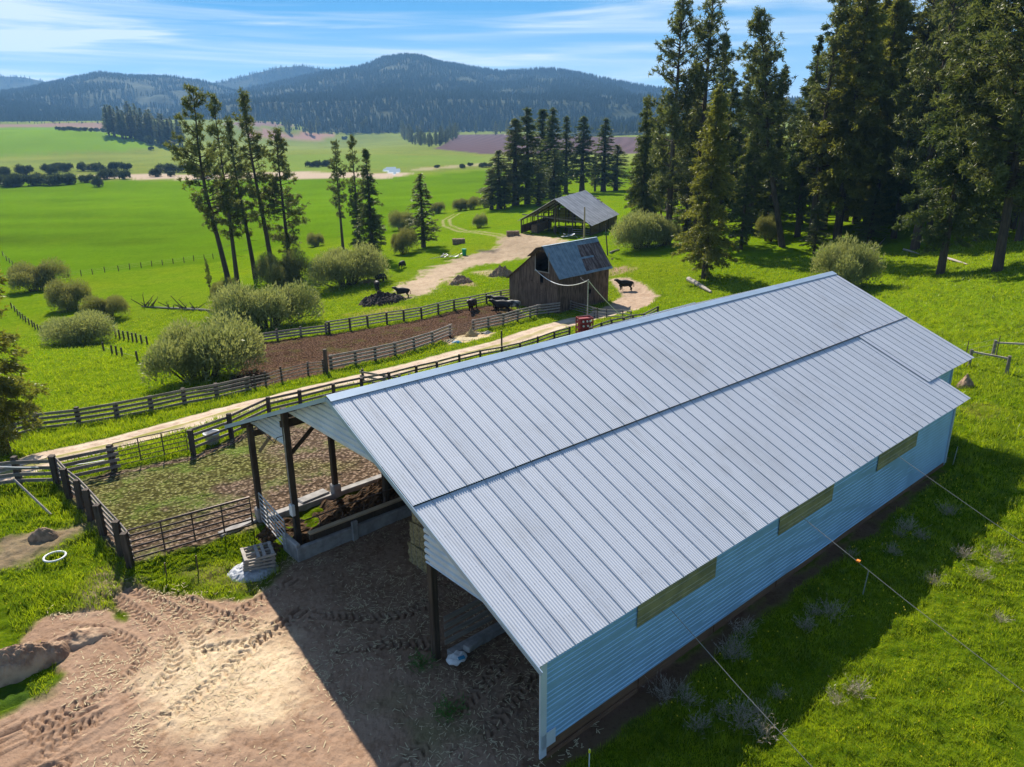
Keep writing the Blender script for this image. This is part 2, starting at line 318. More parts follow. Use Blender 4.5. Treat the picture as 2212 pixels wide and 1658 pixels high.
# ------------------------------------------------------------ ground sheet
def m_ground():
    b=NB('ground');v=b.tc.outputs['Object'];a=b.n.new('ShaderNodeAttribute');a.attribute_name='Col';k=b.n.new('ShaderNodeAttribute');k.attribute_name='Kind'
    sp=b.n.new('ShaderNodeSeparateColor');b.l.new(k.outputs['Color'],sp.inputs[0]);grass=sp.outputs[0];dirt=sp.outputs[1];mud=sp.outputs[2]
    n1=b.noise(v,.045,5,.6);n2=b.noise(v,.45,6,.65);n3=b.noise(v,4.5,6,.7);n4=b.noise(v,22,3,.7)
    c=a.outputs['Color']
    # grass: tufts dark and light, dry patches
    g=b.mix(b.ramp(n2,.35,.7,0,.6),c,b.mix(1.,c,(.62,.74,.55),'MULTIPLY'));g=b.mix(b.ramp(n3,.42,.72,0,.8),g,b.mix(1.,g,(1.9,1.5,1.1),'MULTIPLY'))
    g=b.mix(b.ramp(b.noise(v,1.6,5,.7),.48,.66,0,.65),g,b.mix(1.,g,(.5,.68,.5),'MULTIPLY'))
    g=b.mix(b.ramp(n4,.35,.62,.7,0.),g,b.mix(1.,g,(.35,.45,.5),'MULTIPLY'));g=b.mix(b.ramp(n1,.45,.68,0,.45),g,b.mix(1.,g,(1.35,1.08,.8),'MULTIPLY'))
    # dirt: straw flecks, stains
    st=b.noise(b.map(v,(9,2.2,4),(0,0,.5)),2.2,5,.75);d=b.mix(b.ramp(n2,.35,.7,0,.5),c,b.mix(1.,c,(.66,.60,.56),'MULTIPLY'))
    d=b.mix(b.ramp(st,.55,.75,0,.5),d,b.mix(1.,c,(1.5,1.45,1.3),'MULTIPLY'));d=b.mix(b.ramp(n3,.30,.48,.55,0.),d,b.mix(1.,c,(.42,.36,.32),'MULTIPLY'))
    d=b.mix(b.ramp(b.noise(v,1.3,6,.75),.50,.62,0,.55),d,b.mix(1.,c,(.58,.50,.45),'MULTIPLY'))
    # mud: clods
    vo=b.vor(v,5.5);m=b.mix(b.ramp(vo,.15,.6),b.mix(1.,c,(1.5,1.45,1.4),'MULTIPLY'),b.mix(1.,c,(.45,.42,.38),'MULTIPLY'));m=b.mix(b.ramp(n2,.5,.66,0,.6),m,b.mix(1.,c,(.75,1.15,.5),'MULTIPLY'));m=b.mix(b.ramp(n3,.6,.72,0,.8),m,b.mix(1.,c,(2.3,2.2,2.1),'MULTIPLY'))
    col=b.mix(dirt,b.mix(grass,c,g),d);col=b.mix(mud,col,m)
    h=b.math('ADD',b.math('MULTIPLY',n3,.7),b.math('MULTIPLY',n4,.35));h=b.math('ADD',h,b.math('MULTIPLY',b.math('MULTIPLY',vo,mud),-1.2))
    nr=b.bump(h,.9,.09)
    return b.done(col,.95,nr,0,0.)
M['ground']=m_ground()
def PX(L_,dz=0.):return np.array([atT(x,y,dz)[:2] for x,y in L_])
def sd_poly(Q,poly):
    """signed distance (negative inside) from points to a polygon"""
    n=len(poly);d=np.full(len(Q),1e18);ins=np.zeros(len(Q),bool)
    for i in range(n):
        a=poly[i];b_=poly[(i+1)%n];e_=b_-a;w_=Q-a;t=np.clip((w_@e_)/(e_@e_+1e-12),0,1);d=np.minimum(d,((w_-t[:,None]*e_)**2).sum(1))
        c=((a[1]<=Q[:,1])!=(b_[1]<=Q[:,1]));xx=a[0]+(Q[:,1]-a[1])/(b_[1]-a[1]+1e-12)*e_[0];ins^=c&(Q[:,0]<xx)
    return np.where(ins,-1,1)*np.sqrt(d)
def sd_line(Q,pl):
    """distance, signed offset, arc length along a polyline"""
    d=np.full(len(Q),1e18);off=np.zeros(len(Q));al=np.zeros(len(Q));acc=0.
    for i in range(len(pl)-1):
        a=pl[i];e_=pl[i+1]-a;l=np.hypot(*e_);w_=Q-a;t=np.clip((w_@e_)/(l*l),0,1);dd=((w_-t[:,None]*e_)**2).sum(1);k=dd<d
        cr_=(w_[:,1]*e_[0]-w_[:,0]*e_[1])/l;d=np.where(k,dd,d);off=np.where(k,cr_,off);al=np.where(k,acc+t*l,al);acc+=l
    return np.sqrt(d),off,al
# building frame (main shed): u along its length, v across it
W0=at(1165,1645);TH=math.radians(41.3);U=np.array([math.cos(TH),math.sin(TH),0]);V_=np.array([-math.sin(TH),math.cos(TH),0])
def UV(s,v,z=0.):return tuple(W0+U*s+V_*v+np.array([0,0,z]))
def uvl(L_):return np.array([UV(s,v)[:2] for s,v in L_])
AZ=np.r_[np.radians(np.arange(-180,-39,3.)),np.radians(np.arange(-39,39.001,.1)),np.radians(np.arange(42,180.1,3.))]
RR=[.01,3,6,9,12];r=12.
while r<8000:
    r+=max(.065,min(r*r/13000*.85,r*.035));RR.append(r)
RR.append(8400.);RR=np.array(RR);na=len(AZ);nr=len(RR)
AA,RG=np.meshgrid(AZ,RR);X=(np.sin(AA)*RG).ravel();Y=(np.cos(AA)*RG).ravel()
Z=Zf(X,Y);Q=np.stack([X,Y],1);R_=np.hypot(X,Y)
GR=(.135,.215,.006)
col=np.tile(np.array(GR),(len(X),1));kind=np.tile(np.array([1.,0,0]),(len(X),1));cls=np.zeros(len(X),int)
nzA=fbm(X*.9,Y*.9,4,3)-.5;nzB=fbm(X*.12,Y*.12,4,9)-.5;nzC=fbm(X*.012,Y*.012,4,5)-.5
def paint(sd,c,k,ci,soft=.5,amp=1.,wt=1.,var=None):
    """lay an area of another ground cover; sd = signed distance"""
    e_=sd+(nzA*amp+nzB*amp*.6);w_=(1-sstep(-soft,soft,e_))*wt
    c=np.array(c,float)[None]
    if var is not None:c=c*var[:,None]
    col[:]=col*(1-w_[:,None])+c*w_[:,None];kind[:]=kind*(1-w_[:,None])+np.array(k)[None]*w_[:,None]
    if ci is not None:cls[w_>.5]=ci
def areaP(pts,*a,**k):
    p=pts if isinstance(pts,np.ndarray) else PX(pts);m=np.ones(len(X),bool);paint(sd_poly(Q,p),*a,**k)
# broad ground tones
strk=fbm(X*.012+Y*.004,Y*.06,4,88)-.5
far_=sstep(480,620,R_)
col[:]=col*(1-far_[:,None])+np.array((.20,.24,.055))*far_[:,None]
col*= (1+nzC*.5)[:,None]
v_=1+nzB*.5
# slope near the barns a bit yellower, dark lush patches
hm=(1-sstep(-.02,.10,fbm(X*.05,Y*.05,4,31)-.5))*(R_<170);col[:]=col*(1-.28*hm[:,None])+np.array((.17,.22,.018))*.28*hm[:,None]
areaP([(-500,393),(0,392),(400,391),(700,387),(800,383),(860,380),(1062,364),(1095,372),(1085,430),(1020,440),(960,455),(860,505),(650,520),(480,565),(300,585),(150,597),(0,612),(-500,660)],(.10,.185,.003),(.55,0,0),1,2.,4.,var=1+nzC*.5+nzB*.2+strk*.55)
areaP([(800,384),(860,377),(1062,363),(1062,368),(900,382)],(.17,.24,.02),(.5,0,0),None,3.,4.,.7)
SAND=(.47,.36,.27)
areaP([(175,379),(330,376),(480,377),(600,372),(720,372),(820,374),(900,372),(870,381),(830,386),(560,386),(420,389),(205,386)],SAND,(0,.4,0),2,3.,8.,.95)
areaP([(880,366),(1060,352),(1075,354),(900,371)],SAND,(0,.4,0),2,3.,5.,.5)
areaP([(820,366),(850,364),(866,371),(852,377),(836,372)],(.4,.46,.5),(0,0,0),3,1.,2.)
areaP([(-500,286),(0,277),(120,275),(230,287),(320,306),(332,322),(200,331),(-500,338)],(.15,.25,.02),(.4,0,0),1,8.,12.,var=1+nzC*.5)
areaP([(-500,269),(0,269),(225,264),(234,272),(232,280),(120,274),(-500,282)],(.26,.17,.13),(0,.5,0),4,8.,8.)
areaP([(525,286),(560,278),(700,286),(742,297),(620,304),(540,300)],(.33,.20,.155),(0,.5,0),4,5.,8.)
areaP([(-400,338),(330,334),(345,312),(520,308),(700,318),(420,334),(-400,350)],(.24,.27,.05),(.3,0,0),None,10.,14.,.6)
areaP([(600,335),(1040,338),(1060,352),(700,372),(500,366)],(.15,.23,.035),(.3,0,0),None,10.,14.,.6)
areaP([(935,322),(985,291),(1100,290),(1420,296),(1420,330),(1180,333),(1040,333)],(.12,.082,.085),(0,.5,0),4,5.,8.,var=1+.12*np.sin(X*.35+Y*.1))
areaP([(480,268),(560,262),(640,272),(520,275)],(.22,.15,.13),(0,.5,0),4,5.,8.)
# track down to the field, worn hay ground by the old barns
TR=(.36,.29,.18)
def D1(x,y):return (648+x*.358,396+y*.358)
areaP([D1(*p) for p in ((560,650),(620,600),(700,570),(760,520),(900,480),(1000,440),(1180,395),(1215,330),(1330,305),(1560,330),(1640,350),(1480,385),(1400,440),(1180,485),(1040,500),(960,560),(860,620),(760,670),(640,690))],(.42,.32,.23),(.1,.9,0),5,1.2,5.,.95,var=1+nzB*.8)
areaP([D1(*p) for p in ((270,790),(420,770),(680,740),(660,770),(450,810),(300,810))],(.30,.24,.07),(.6,.2,0),None,1.5,3.,.8)
areaP([D1(*p) for p in ((880,590),(1060,600),(1060,620),(880,615))],(.42,.28,.2),(.1,.9,0),None,.6,1.5,.9)
areaP([D1(*p) for p in ((1020,540),(1160,520),(1240,560),(1150,575))],(.42,.33,.2),(.1,.9,0),None,.8,2.,.9)
areaP([D1(*p) for p in ((1060,405),(1200,400),(1190,420),(1070,418))],(.10,.085,.075),(.1,.9,0),None,.8,2.,.8)
areaP([D1(*p) for p in ((1865,515),(1960,500),(2030,518),(1900,555),(1865,550))],(.38,.25,.18),(.1,.9,0),None,.8,2.,.9)
areaP([D1(*p) for p in ((860,955),(930,925),(1060,895),(1170,905),(1120,935),(1000,960),(900,975))],(.60,.46,.28),(0,1,0),5,.3,1.,.95)
for pl_,wd in (([(985,463),(963,476),(966,488),(1000,500),(1035,502),(1078,509),(1100,518)],1.0),([(900,1),(901,2)],0)):
    if wd:
        d,o,a_=sd_line(Q,PX(pl_));paint(np.abs(np.abs(o)-1.)*1.0+np.maximum(d-np.abs(o),0)-.35*wd,TR,(.3,.6,0),None,.4,.5,.75)
# farm road with two wheel tracks
road=PX([(-300,1100),(-60,1045),(30,1014),(110,988),(250,957),(400,915),(550,873),(700,836),(850,803),(1000,764),(1100,739),(1180,711),(1240,694),(1300,680),(1350,668)])
d,o,a_=sd_line(Q,road)
paint(d-1.75,(.58,.46,.35),(0,1,0),6,.25,.7,var=1+nzA*.35)
wm=1-sstep(34,50,a_)*0;paint(np.abs(o+.15)-.28+sstep(.0,1.,np.maximum(d-1.6,0))*9,(.26,.25,.06),(.8,.2,0),None,.3,.9,.55+.3*(a_<55))
areaP([(1318,603),(1350,600),(1395,615),(1420,640),(1400,660),(1350,674),(1300,684),(1262,697),(1235,690),(1290,672),(1322,655),(1345,640),(1335,622)],(.44,.33,.24),(0,1,0),6,.4,1.3)
rut=np.exp(-((np.abs(o+.15)-.75)/.28)**2)*(d<1.9);Z-=rut*.07
# pens
areaP([(557,742),(712,722),(873,697),(981,672),(1051,659),(1100,664),(1140,684),(1118,693),(1022,717),(934,744),(854,769),(768,789),(706,808),(610,826),(545,842),(480,842)],(.115,.072,.05),(0,0,1),7,.4,1.,var=1+nzB*.6)
cor=uvl([(-4.5,17.9),(30,17.9),(30,30),(0,30)]);
cp=np.vstack([PX([(288,1217),(263,1199),(198,1122),(150,1076),(126,1047),(248,1019),(418,986),(501,951),(577,908),(646,892),(760,868)]),uvl([(33,20),(33,18.0),(.2,18.0)]),PX([(548,1142)])])
mixv=sstep(-.14,.06,fbm(X*.25,Y*.25,4,77)-.5+.12*np.clip((-13-X)/8,-1,1))
areaP(cp,(.21,.155,.115),(0,0,1),7,.3,.6,var=1+nzB*.4)
sd=sd_poly(Q,cp);w_=(sd<-.6)*mixv*.8;col[:]=col*(1-w_[:,None])+np.array((.15,.165,.045))*w_[:,None]
clod=(sd<0)*(fbm(X*3.2,Y*3.2,3,41)-.5)*.16;Z+=clod
# yard
yard=[(-60,1580),(0,1545),(74,1501),(125,1462),(150,1400),(100,1390),(40,1392),(100,1332),(190,1322),(232,1318),(272,1342),(252,1290),(272,1264),(370,1280),(435,1299),(505,1299),(545,1288),(600,1250),(640,1215),(656,1207)]
yp=np.vstack([PX(yard),uvl([(0,14.4),(30,14.4),(30,0),(0,0),(-1.8,.4)]),PX([(1150,1700),(1130,1790),(600,1900),(-400,1900),(-400,1700)])])
ysd=sd_poly(Q,yp)
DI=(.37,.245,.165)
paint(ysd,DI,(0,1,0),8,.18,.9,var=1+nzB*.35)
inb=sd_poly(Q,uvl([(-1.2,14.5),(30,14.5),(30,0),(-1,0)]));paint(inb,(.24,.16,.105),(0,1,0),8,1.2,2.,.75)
areaP([(330,1420),(420,1370),(560,1360),(640,1440),(600,1560),(430,1560),(330,1500)],(.74,.58,.38),(0,1,0),None,1.,2.5,.8)   # spilled straw
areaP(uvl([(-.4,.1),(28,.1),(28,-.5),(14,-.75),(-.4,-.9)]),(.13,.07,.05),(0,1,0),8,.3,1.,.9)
# bare and dry patches in the grass
DRY=(.38,.27,.19)
for pts,c_,w_,am in (([(0,1165),(60,1150),(150,1140),(200,1120),(180,1150),(110,1190),(40,1225),(-60,1240)],DRY,.85,1.4),([(165,1290),(230,1230),(300,1250),(240,1300),(180,1330)],DRY,.7,1.2),([(560,1290),(470,1270),(400,1240),(460,1220),(520,1230),(590,1240)],(.33,.25,.13),.5,1.4),
    ([(0,1440),(60,1480),(130,1465),(110,1500),(40,1530),(-60,1560),(-60,1440)],(.05,.11,.02),.8,.5),([(1990,1090),(2010,1050),(2100,1060),(2212,1100),(2212,1060)],DRY,.0,1.),
    ([(2060,880),(2130,870),(2180,890),(2120,915)],(.27,.25,.05),.6,1.2),([(880,1560),(960,1540),(1020,1580),(950,1625),(890,1620)],(.08,.13,.025),.45,1.4),([(760,1520),(860,1480),(930,1500),(850,1560)],(.10,.12,.03),.3,1.4),
    ([D1(1870,640),D1(1905,650),D1(1900,700),D1(1870,705)],(.2,.24,.02),.5,.5)):
    if w_:areaP(pts,c_,(.5,.5,0),None,.5,am,w_)
# mud heaved and pressed by tractor tyres: chevron lugs along the tracks in the yard
def track(pts,wd=.52,amp=.075,side=1):
    global Z
    pl=PX(pts)
    # smooth
    for _ in range(2):
        q_=[pl[0]]
        for i in range(len(pl)-1):q_+=[pl[i]*.75+pl[i+1]*.25,pl[i]*.25+pl[i+1]*.75]
        pl=np.array(q_+[pl[-1]])
    m=(R_<46)&(R_>12)&(ysd<.8);qq=Q[m];d,o,a2=sd_line(qq,pl)
    env=(1-sstep(wd*.42,wd*.55,np.abs(o)))*(d<wd);env*=sstep(.38,.5,fbm(qq[:,0]*.5,qq[:,1]*.5,3,61)+.08)
    ph=(a2+side*np.abs(o)*.75)/.27;lug=(np.abs((ph%1)-.5)<.17).astype(float)
    rim=np.exp(-((np.abs(o)-wd*.58)/.07)**2)*(d<wd)
    Z[m]+=(-lug*env*amp*1.35+rim*.03)
tr0=[(255,1262),(330,1305),(400,1330),(440,1372),(420,1420)]
for t_ in ([(250,1262),(320,1290),(380,1322),(425,1370),(430,1410)],[(285,1262),(360,1280),(430,1312),(500,1340),(560,1352)],[(240,1290),(300,1325),(355,1370),(385,1420),(360,1470),(300,1510),(200,1560),(80,1610),(-40,1650)],
    [(620,1262),(560,1300),(500,1330),(470,1352)],[(150,1360),(230,1362),(290,1390),(310,1430),(270,1480),(180,1520),(80,1560),(-40,1600)],[(330,1440),(290,1500),(210,1560),(100,1630),(0,1690)],
    [(640,1330),(590,1372),(540,1390),(470,1400)],[(880,1650),(960,1560),(1040,1490),(1090,1430)],[(760,1400),(860,1390),(950,1400)],[(1010,1610),(1080,1560),(1130,1480)],[(700,1330),(790,1340),(880,1330),(930,1300)],[(120,1660),(240,1610),(380,1540),(500,1440),(600,1350)],[(-60,1640),(60,1590),(170,1540)]):
    track(t_)
ym=(ysd<0)
Z+=ym*((fbm(X*1.7,Y*1.7,4,23)-.5)*.07+(fbm(X*6,Y*6,3,29)-.5)*.06+(fbm(X*15,Y*15,2,39)-.5)*.03*(R_<40))
gm=(~ym)&(R_<400)&(sd>0)&(d>0)
rd,_,_=sd_line(Q,road);gm&=(rd>1.9)&(inb>0)
Z+=gm*((fbm(X*.6,Y*.6,4,11)-.5)*.28+(fbm(X*2.2,Y*2.2,3,13)-.5)*.26)*sstep(0,.6,rd-1.9)*np.where(inb<1.2,0.3,1.)
nearg=(cls==0)*(1-sstep(52,75,R_));col[:]=col*(1-.28*nearg[:,None])     # near ground darkened: shade between blades put into the colour for depth
# mesh, shared out by kind of ground
V=np.stack([X,Y,Z],1)
I=np.arange(na*nr).reshape(nr,na);A_=I[:-1,:-1];B_=I[:-1,1:];Cc=I[1:,1:];Dd=I[1:,:-1]
FQ=np.stack([A_,Dd,Cc,B_],-1).reshape(-1,4);fc=cls[FQ[:,0]]
# crossing from kind to kind stays on the shared edge, so the pieces join without gaps
NM={0:'grass_ground',1:'green_field',2:'river_bank',3:'river',4:'plowed_field',5:'dirt_track',6:'farm_road',7:'corral_mud',8:'dirt_yard'}
mw=NB('river water');wn_=mw.bump(mw.noise(mw.tc.outputs['Object'],.4,4),.2,.05);M['water']=mw.done((.16,.22,.27),.95,wn_,0,.05)
for ci,nm in NM.items():
    f=FQ[fc==ci]
    if not len(f):continue
    us,inv=np.unique(f.ravel(),return_inverse=True)
    me=mesh_np(nm,V[us],inv.reshape(-1,4),True)
    for an,ar in (('Col',col),('Kind',kind)):
        at_=me.attributes.new(an,'FLOAT_COLOR','POINT');c4=np.ones((len(us),4),np.float32);c4[:,:3]=np.clip(ar[us],0,1);at_.data.foreach_set('color',c4.ravel())
    o=link(nm,me,M['water'] if ci==3 else M['ground']);o['kind']='structure'
# ------------------------------------------------------------ hills
def m_hill():
    b=NB('forested hillside');v=b.tc.outputs['Object'];n=b.noise(v,.0022,6,.6);n2=b.noise(v,.03,5,.7)
    c=b.mix(b.ramp(n,.35,.65),(.020,.034,.014),(.038,.050,.020));c=b.mix(b.ramp(n2,.45,.7,0,.7),c,(.055,.065,.028));c=b.mix(b.ramp(n,.66,.74,0,.25),c,(.10,.12,.045))
    return b.done(c,.95,b.bump(n2,.8,6.),0,.05)
M['hill']=m_hill()
HT=[];rng=np.random.default_rng(5)
def hill(sky_,r0,r1,zb,ntree,nm='hills',rough=45.,hs=(11,21),seed=1,r2_=None,back=True):
    sx=[p[0] for p in sky_];sy=[p[1] for p in sky_]
    px=np.arange(sx[0],sx[-1]+1,7.);py=np.interp(px,sx,sy)
    az=[];zc=[]
    for x,y in zip(px,py):
        d_=ray(x,y);az.append(math.atan2(d_[0],d_[1]));h_=math.hypot(d_[0],d_[1]);zc.append(HC+d_[2]/h_*r1)
    az=np.array(az);zc=np.array(zc);T=np.r_[np.linspace(0,1,46),[1.06,1.15,1.4]]
    A2,T2=np.meshgrid(az,T);Zc=np.meshgrid(zc,T)[0];Rr=r0+(r1-r0)*T2
    def hz(A2,T2,Zc):
        x=np.sin(A2)*(r0+(r1-r0)*T2);y=np.cos(A2)*(r0+(r1-r0)*T2)
        t=np.clip(T2,0,1);base=zb+(Zc-zb)*(t**1.25*(1-.25*np.sin(t*math.pi)))
        sp=(np.abs(fbm(x/620.,y/900.,4,seed)-.5)*-2+.45)*rough*3.4*np.sin(np.pi*t)*np.clip((Zc-zb)/150,0.1,1.5)
        return x,y,base+np.minimum(sp,rough)-np.maximum(T2-1,0)*(Zc-zb)*.6-12*(T2<=0)
    x,y,z=hz(A2,T2,Zc);nt_,na_=A2.shape;I2=np.arange(nt_*na_).reshape(nt_,na_)
    f=np.stack([I2[:-1,:-1],I2[1:,:-1],I2[1:,1:],I2[:-1,1:]],-1).reshape(-1,4)
    o=link(nm,mesh_np(nm,np.stack([x,y,z],-1).reshape(-1,3),f,True),M['hill']);o['kind']='structure'
    if ntree:
        ai=rng.uniform(az[0],az[-1],ntree*2);ti=rng.uniform(0,1,ntree*2)**1.0;ti[:ntree//5]=rng.uniform(.95,1.01,ntree//5)
        zz_=np.interp(ai,az,zc);xx,yy,z3=hz(ai,ti,zz_);keep=fbm(xx/160.,yy/160.,3,seed+4)>.33;keep[:ntree//5]=rng.random(ntree//5)<.75
        k=np.where(keep)[0][:ntree];HT.append(np.stack([xx[k],yy[k],z3[k],rng.uniform(*hs,len(k))],1))
hill([(-400,172),(0,165),(55,168),(110,180),(200,205),(420,230)],5200,6200,0,1500,rough=30,seed=3)
hill([(300,240),(440,190),(470,180),(530,165),(600,147),(650,143),(700,150),(780,170),(900,210)],4300,5300,0,4000,rough=50,seed=9)
hill([(-500,230),(-200,215),(0,205),(60,196),(100,186),(160,172),(215,160),(280,167),(360,172),(440,182),(470,192),(560,215),(640,250)],2600,4300,0,15000,rough=60,seed=21)
hill([(330,262),(400,240),(480,212),(560,190),(640,172),(720,155),(780,147),(830,127),(870,121),(910,124),(950,138),(1000,145),(1080,158),(1120,156),(1160,152),(1200,152),(1260,163),(1330,178),(1400,190),(1600,215),(1900,230),(2500,240)],1950,3900,-16,42000,rough=55,seed=14)
hill([(-600,232),(-200,222),(0,224),(60,228),(140,240),(260,252),(400,262),(520,270),(640,276)],2050,2900,-2,9000,rough=18,seed=33)
hill([(1180,282),(1260,270),(1400,262),(1700,252),(2100,245),(2600,245)],1500,2100,-12,3500,rough=12,seed=38)
def cones(T):
    n=len(T);k=6;V=[];Fs=[];a=np.arange(k)*2*np.pi/k
    rot=rng.uniform(0,6,n)
    for (zb_,zt,rr) in ((.08,.62,.19),(.38,1.0,.13)):
        ring=np.stack([T[:,0,None]+np.cos(a+rot[:,None])*(T[:,3]*rr)[:,None]*rng.uniform(.7,1.2,(n,k)),T[:,1,None]+np.sin(a+rot[:,None])*(T[:,3]*rr)[:,None]*rng.uniform(.7,1.2,(n,k)),np.repeat((T[:,2]+T[:,3]*zb_)[:,None],k,1)],-1)
        top=np.stack([T[:,0],T[:,1],T[:,2]+T[:,3]*zt],-1)[:,None]
        V.append(np.concatenate([ring,top],1))
    V=np.concatenate(V,1);b0=(np.arange(n)*(2*k+2))[:,None]
    for j in (0,k+1):
        for i in range(k):Fs.append(np.concatenate([b0+j+i,b0+j+(i+1)%k,b0+j+k],1))
    return V.reshape(-1,3),np.concatenate(Fs)
T=np.concatenate(HT);vv,ff=cones(T);o=link('hill_forest',mesh_np('hill_forest',vv,ff),M['far_forest'])
tag(o,'dense dark conifer forest covering the blue hills across the valley','forest',kind='stuff')
# ------------------------------------------------------------ main open-sided cattle shed
def shed_profile(v):return 8.05-(10.4-v)*.447 if v<=10.4 else 8.05-(v-10.4)*.405
shed=empty('cattle_shed',W0,'long grey metal roofed open-sided cattle shed in the foreground','barn',rz=TH)
def sag(s):return -.012*max(0,s)        # the ridge runs very slightly downhill
def sheet(name,s0,s1,v0,v1,lift,m,both=False,flip=False,ridge_sag=True):
    ss=np.arange(s0,s1+.001,.0125);n=len(ss)
    fr=((ss+.15)/.7)%1;rib=np.clip(1-np.abs(fr-.972)/.028,0,1)*.028
    prof=.009*np.sin(2*np.pi*ss/.1)+rib
    vs=np.linspace(v0,v1,5);V=[]
    wob=(vnoise(ss*.35,ss*0+1.,7)-.5)*.03
    for v in vs:
        k=max(0,1-abs(v-10.4)/12) if ridge_sag else 0
        V.append(np.stack([ss,np.full(n,v)+(wob if abs(v-v0)<1e-6 else 0),shed_profile(v)+lift+prof-.012*np.maximum(ss,0)*k],1))
    V=np.concatenate(V);I2=np.arange(n*5).reshape(5,n);f=np.stack([I2[:-1,:-1],I2[:-1,1:],I2[1:,1:],I2[1:,:-1]],-1).reshape(-1,4)
    V2=V.copy();V2[:,2]-=.010;N_=len(V);f2=f[:,::-1]+N_
    eb=[]
    for e_ in (I2[0,:],I2[-1,:]):eb.append(np.stack([e_[:-1],e_[1:],e_[1:]+N_,e_[:-1]+N_],-1))
    for e_ in (I2[:,0],I2[:,-1]):eb.append(np.stack([e_[:-1],e_[1:],e_[1:]+N_,e_[:-1]+N_],-1))
    return link(name,mesh_np(name,np.vstack([V,V2]),[f,f2]+eb,False),m,shed)
sheet('roof_sheet',-.15,35.2,5.46,10.38,.06,M['roof'])
sheet('roof_sheet',-.15,30.2,-.12,5.62,0.,M['roof'])
sheet('roof_sheet',28.9,35.2,1.55,5.62,.06,M['roof'])
sheet('roof_sheet',-.15,35.2,10.42,20.45,.035,M['roof'])
MB().beam((-.12,5.47,shed_profile(5.47)+.022),(35.1,5.47,shed_profile(5.47)-.018*11+.022),.04,.035).build('lap_shade_strip',M['wire_dark'],shed)  # added dark strip stands in for the shade line under the upper sheet
mb=MB()
for a,b_ in ((-.18,12),(12,24),(24,35.23)):
    za,zb_=8.05+.07-.012*max(a,0),8.05+.07-.012*b_
    mb.face([(a,10.08,za-.10),(b_,10.08,zb_-.10),(b_,10.4,zb_+.035),(a,10.4,za+.035)]);mb.face([(a,10.4,za+.035),(b_,10.4,zb_+.035),(b_,10.72,zb_-.085),(a,10.72,za-.085)])
mb.build('ridge_cap',M['trim'],shed)
for v0,v1 in ((-.28,10.38),(10.42,20.45)):   # rake trim on the near gable
    MB().beam((-.19,v0,shed_profile(v0)-.03),(-.19,v1,shed_profile(v1)-.03),.03,.16).build('rake_trim',M['trim'],shed)
MB().beam((-.16,20.47,shed_profile(20.45)-.02),(35.2,20.47,shed_profile(20.45)-.02),.03,.12).build('eave_trim',M['trim'],shed)
def ribbed(name,poly_fn,z0,z1,s_or_v,rng_,m,pitch,amp):
    pass
# right side wall of lapped sheets, ribs running along the wall
def sidewall(name,s0,s1,v,z0a,z0b,z1,m,pitch=.165,amp=.018,parent=shed):
    nz=int((z1-min(z0a,z0b))/pitch*6);ss=np.linspace(s0,s1,40);V=[]
    for j in range(nz+1):
        t=j/nz;z=(z0a+(z0b-z0a)*(ss-s0)/(s1-s0));zz=z+(z1-z)*t
        ph=(zz/pitch)%1;o=np.where(ph<.14,amp,0)+np.where((ph>.55)&(ph<.62),amp*.25,0)
        V.append(np.stack([ss,v-o,zz],1))
    n=len(ss);I2=np.arange((nz+1)*n).reshape(nz+1,n);f=np.stack([I2[:-1,:-1],I2[:-1,1:],I2[1:,1:],I2[1:,:-1]],-1).reshape(-1,4)
    return link(name,mesh_np(name,np.concatenate(V),f,False),m,parent)
sidewall('side_wall',0.02,28.5,.0,.46,.24,3.26,M['siding'])
MB().box((.10,-.03,1.68),(.24,.05,3.16)).build('corner_trim',M['siding_white'],shed)
MB().box((28.44,-.03,1.7),(.16,.07,3.0)).build('corner_trim',M['trim'],shed)
# torn sheet and brown foundation planks below
mb=MB()
for i in range(7):
    a=.25+i*4.05;mb.box((a+2.0,.06,.22-.0*i),(4.0,.10,.46))
mb.box((2.2,-.05,.06),(3.9,.06,.12));mb.build('foundation',M['rust_wood'],shed)
MB().box((.30,-.045,.62),(.55,.02,.5)).build('patch_sheet',M['siding_white'],shed)
for k,(a,b_) in enumerate(((4.0,8.05),(12.0,16.05),(20.0,24.05))):
    sidewall('light_panel',a,b_,-.035,2.44,2.44,3.26,M['fiberglass'],.16,.02)
# far end wall of the lower aisle and of the tall part
MB().box((28.5,2.2,1.65),(.06,4.4,3.2)).build('end_wall',M['siding'],shed)
sidewall('side_wall',28.5,33.4,2.0,.1,.1,3.9,M['siding'])
MB().face([(33.4,2.,0),(33.4,18.4,0),(33.4,18.4,4.5),(33.4,10.4,7.4),(33.4,2.,3.9)]).build('end_wall',M['siding'],shed)
MB().box((33.4,1.97,2.0),(.10,.08,3.8)).build('corner_trim',M['trim'],shed)
# gable sheets at the near end
def gable(v0,v1,zb,name='gable_sheet',s=.32,bot2=None):
    """sheeting from height zb up to the roof between v0 and v1, ribs horizontal"""
    nv=60;vs=np.linspace(v0,v1,nv);top=np.array([shed_profile(v) for v in vs])-.12;zmax=top.max();nz=int((zmax-zb)/.03)
    V=[];
    for j in range(nz+1):
        z=np.minimum(zb+(zmax-zb)*j/nz,np.maximum(top,zb));ph=(z/.24)%1
        V.append(np.stack([s-np.where(ph<.62,.05,0)-np.where(np.abs(ph-.3)<.08,.012,0),vs,z],1))
    I2=np.arange((nz+1)*nv).reshape(nz+1,nv);f=np.stack([I2[:-1,:-1],I2[:-1,1:],I2[1:,1:],I2[1:,:-1]],-1).reshape(-1,4)
    return link(name,mesh_np(name,np.concatenate(V),f),M['siding_white'],shed)
gable(15.0,19.9,4.52);gable(5.9,15.0,6.15);gable(.05,5.55,3.72,s=.30)
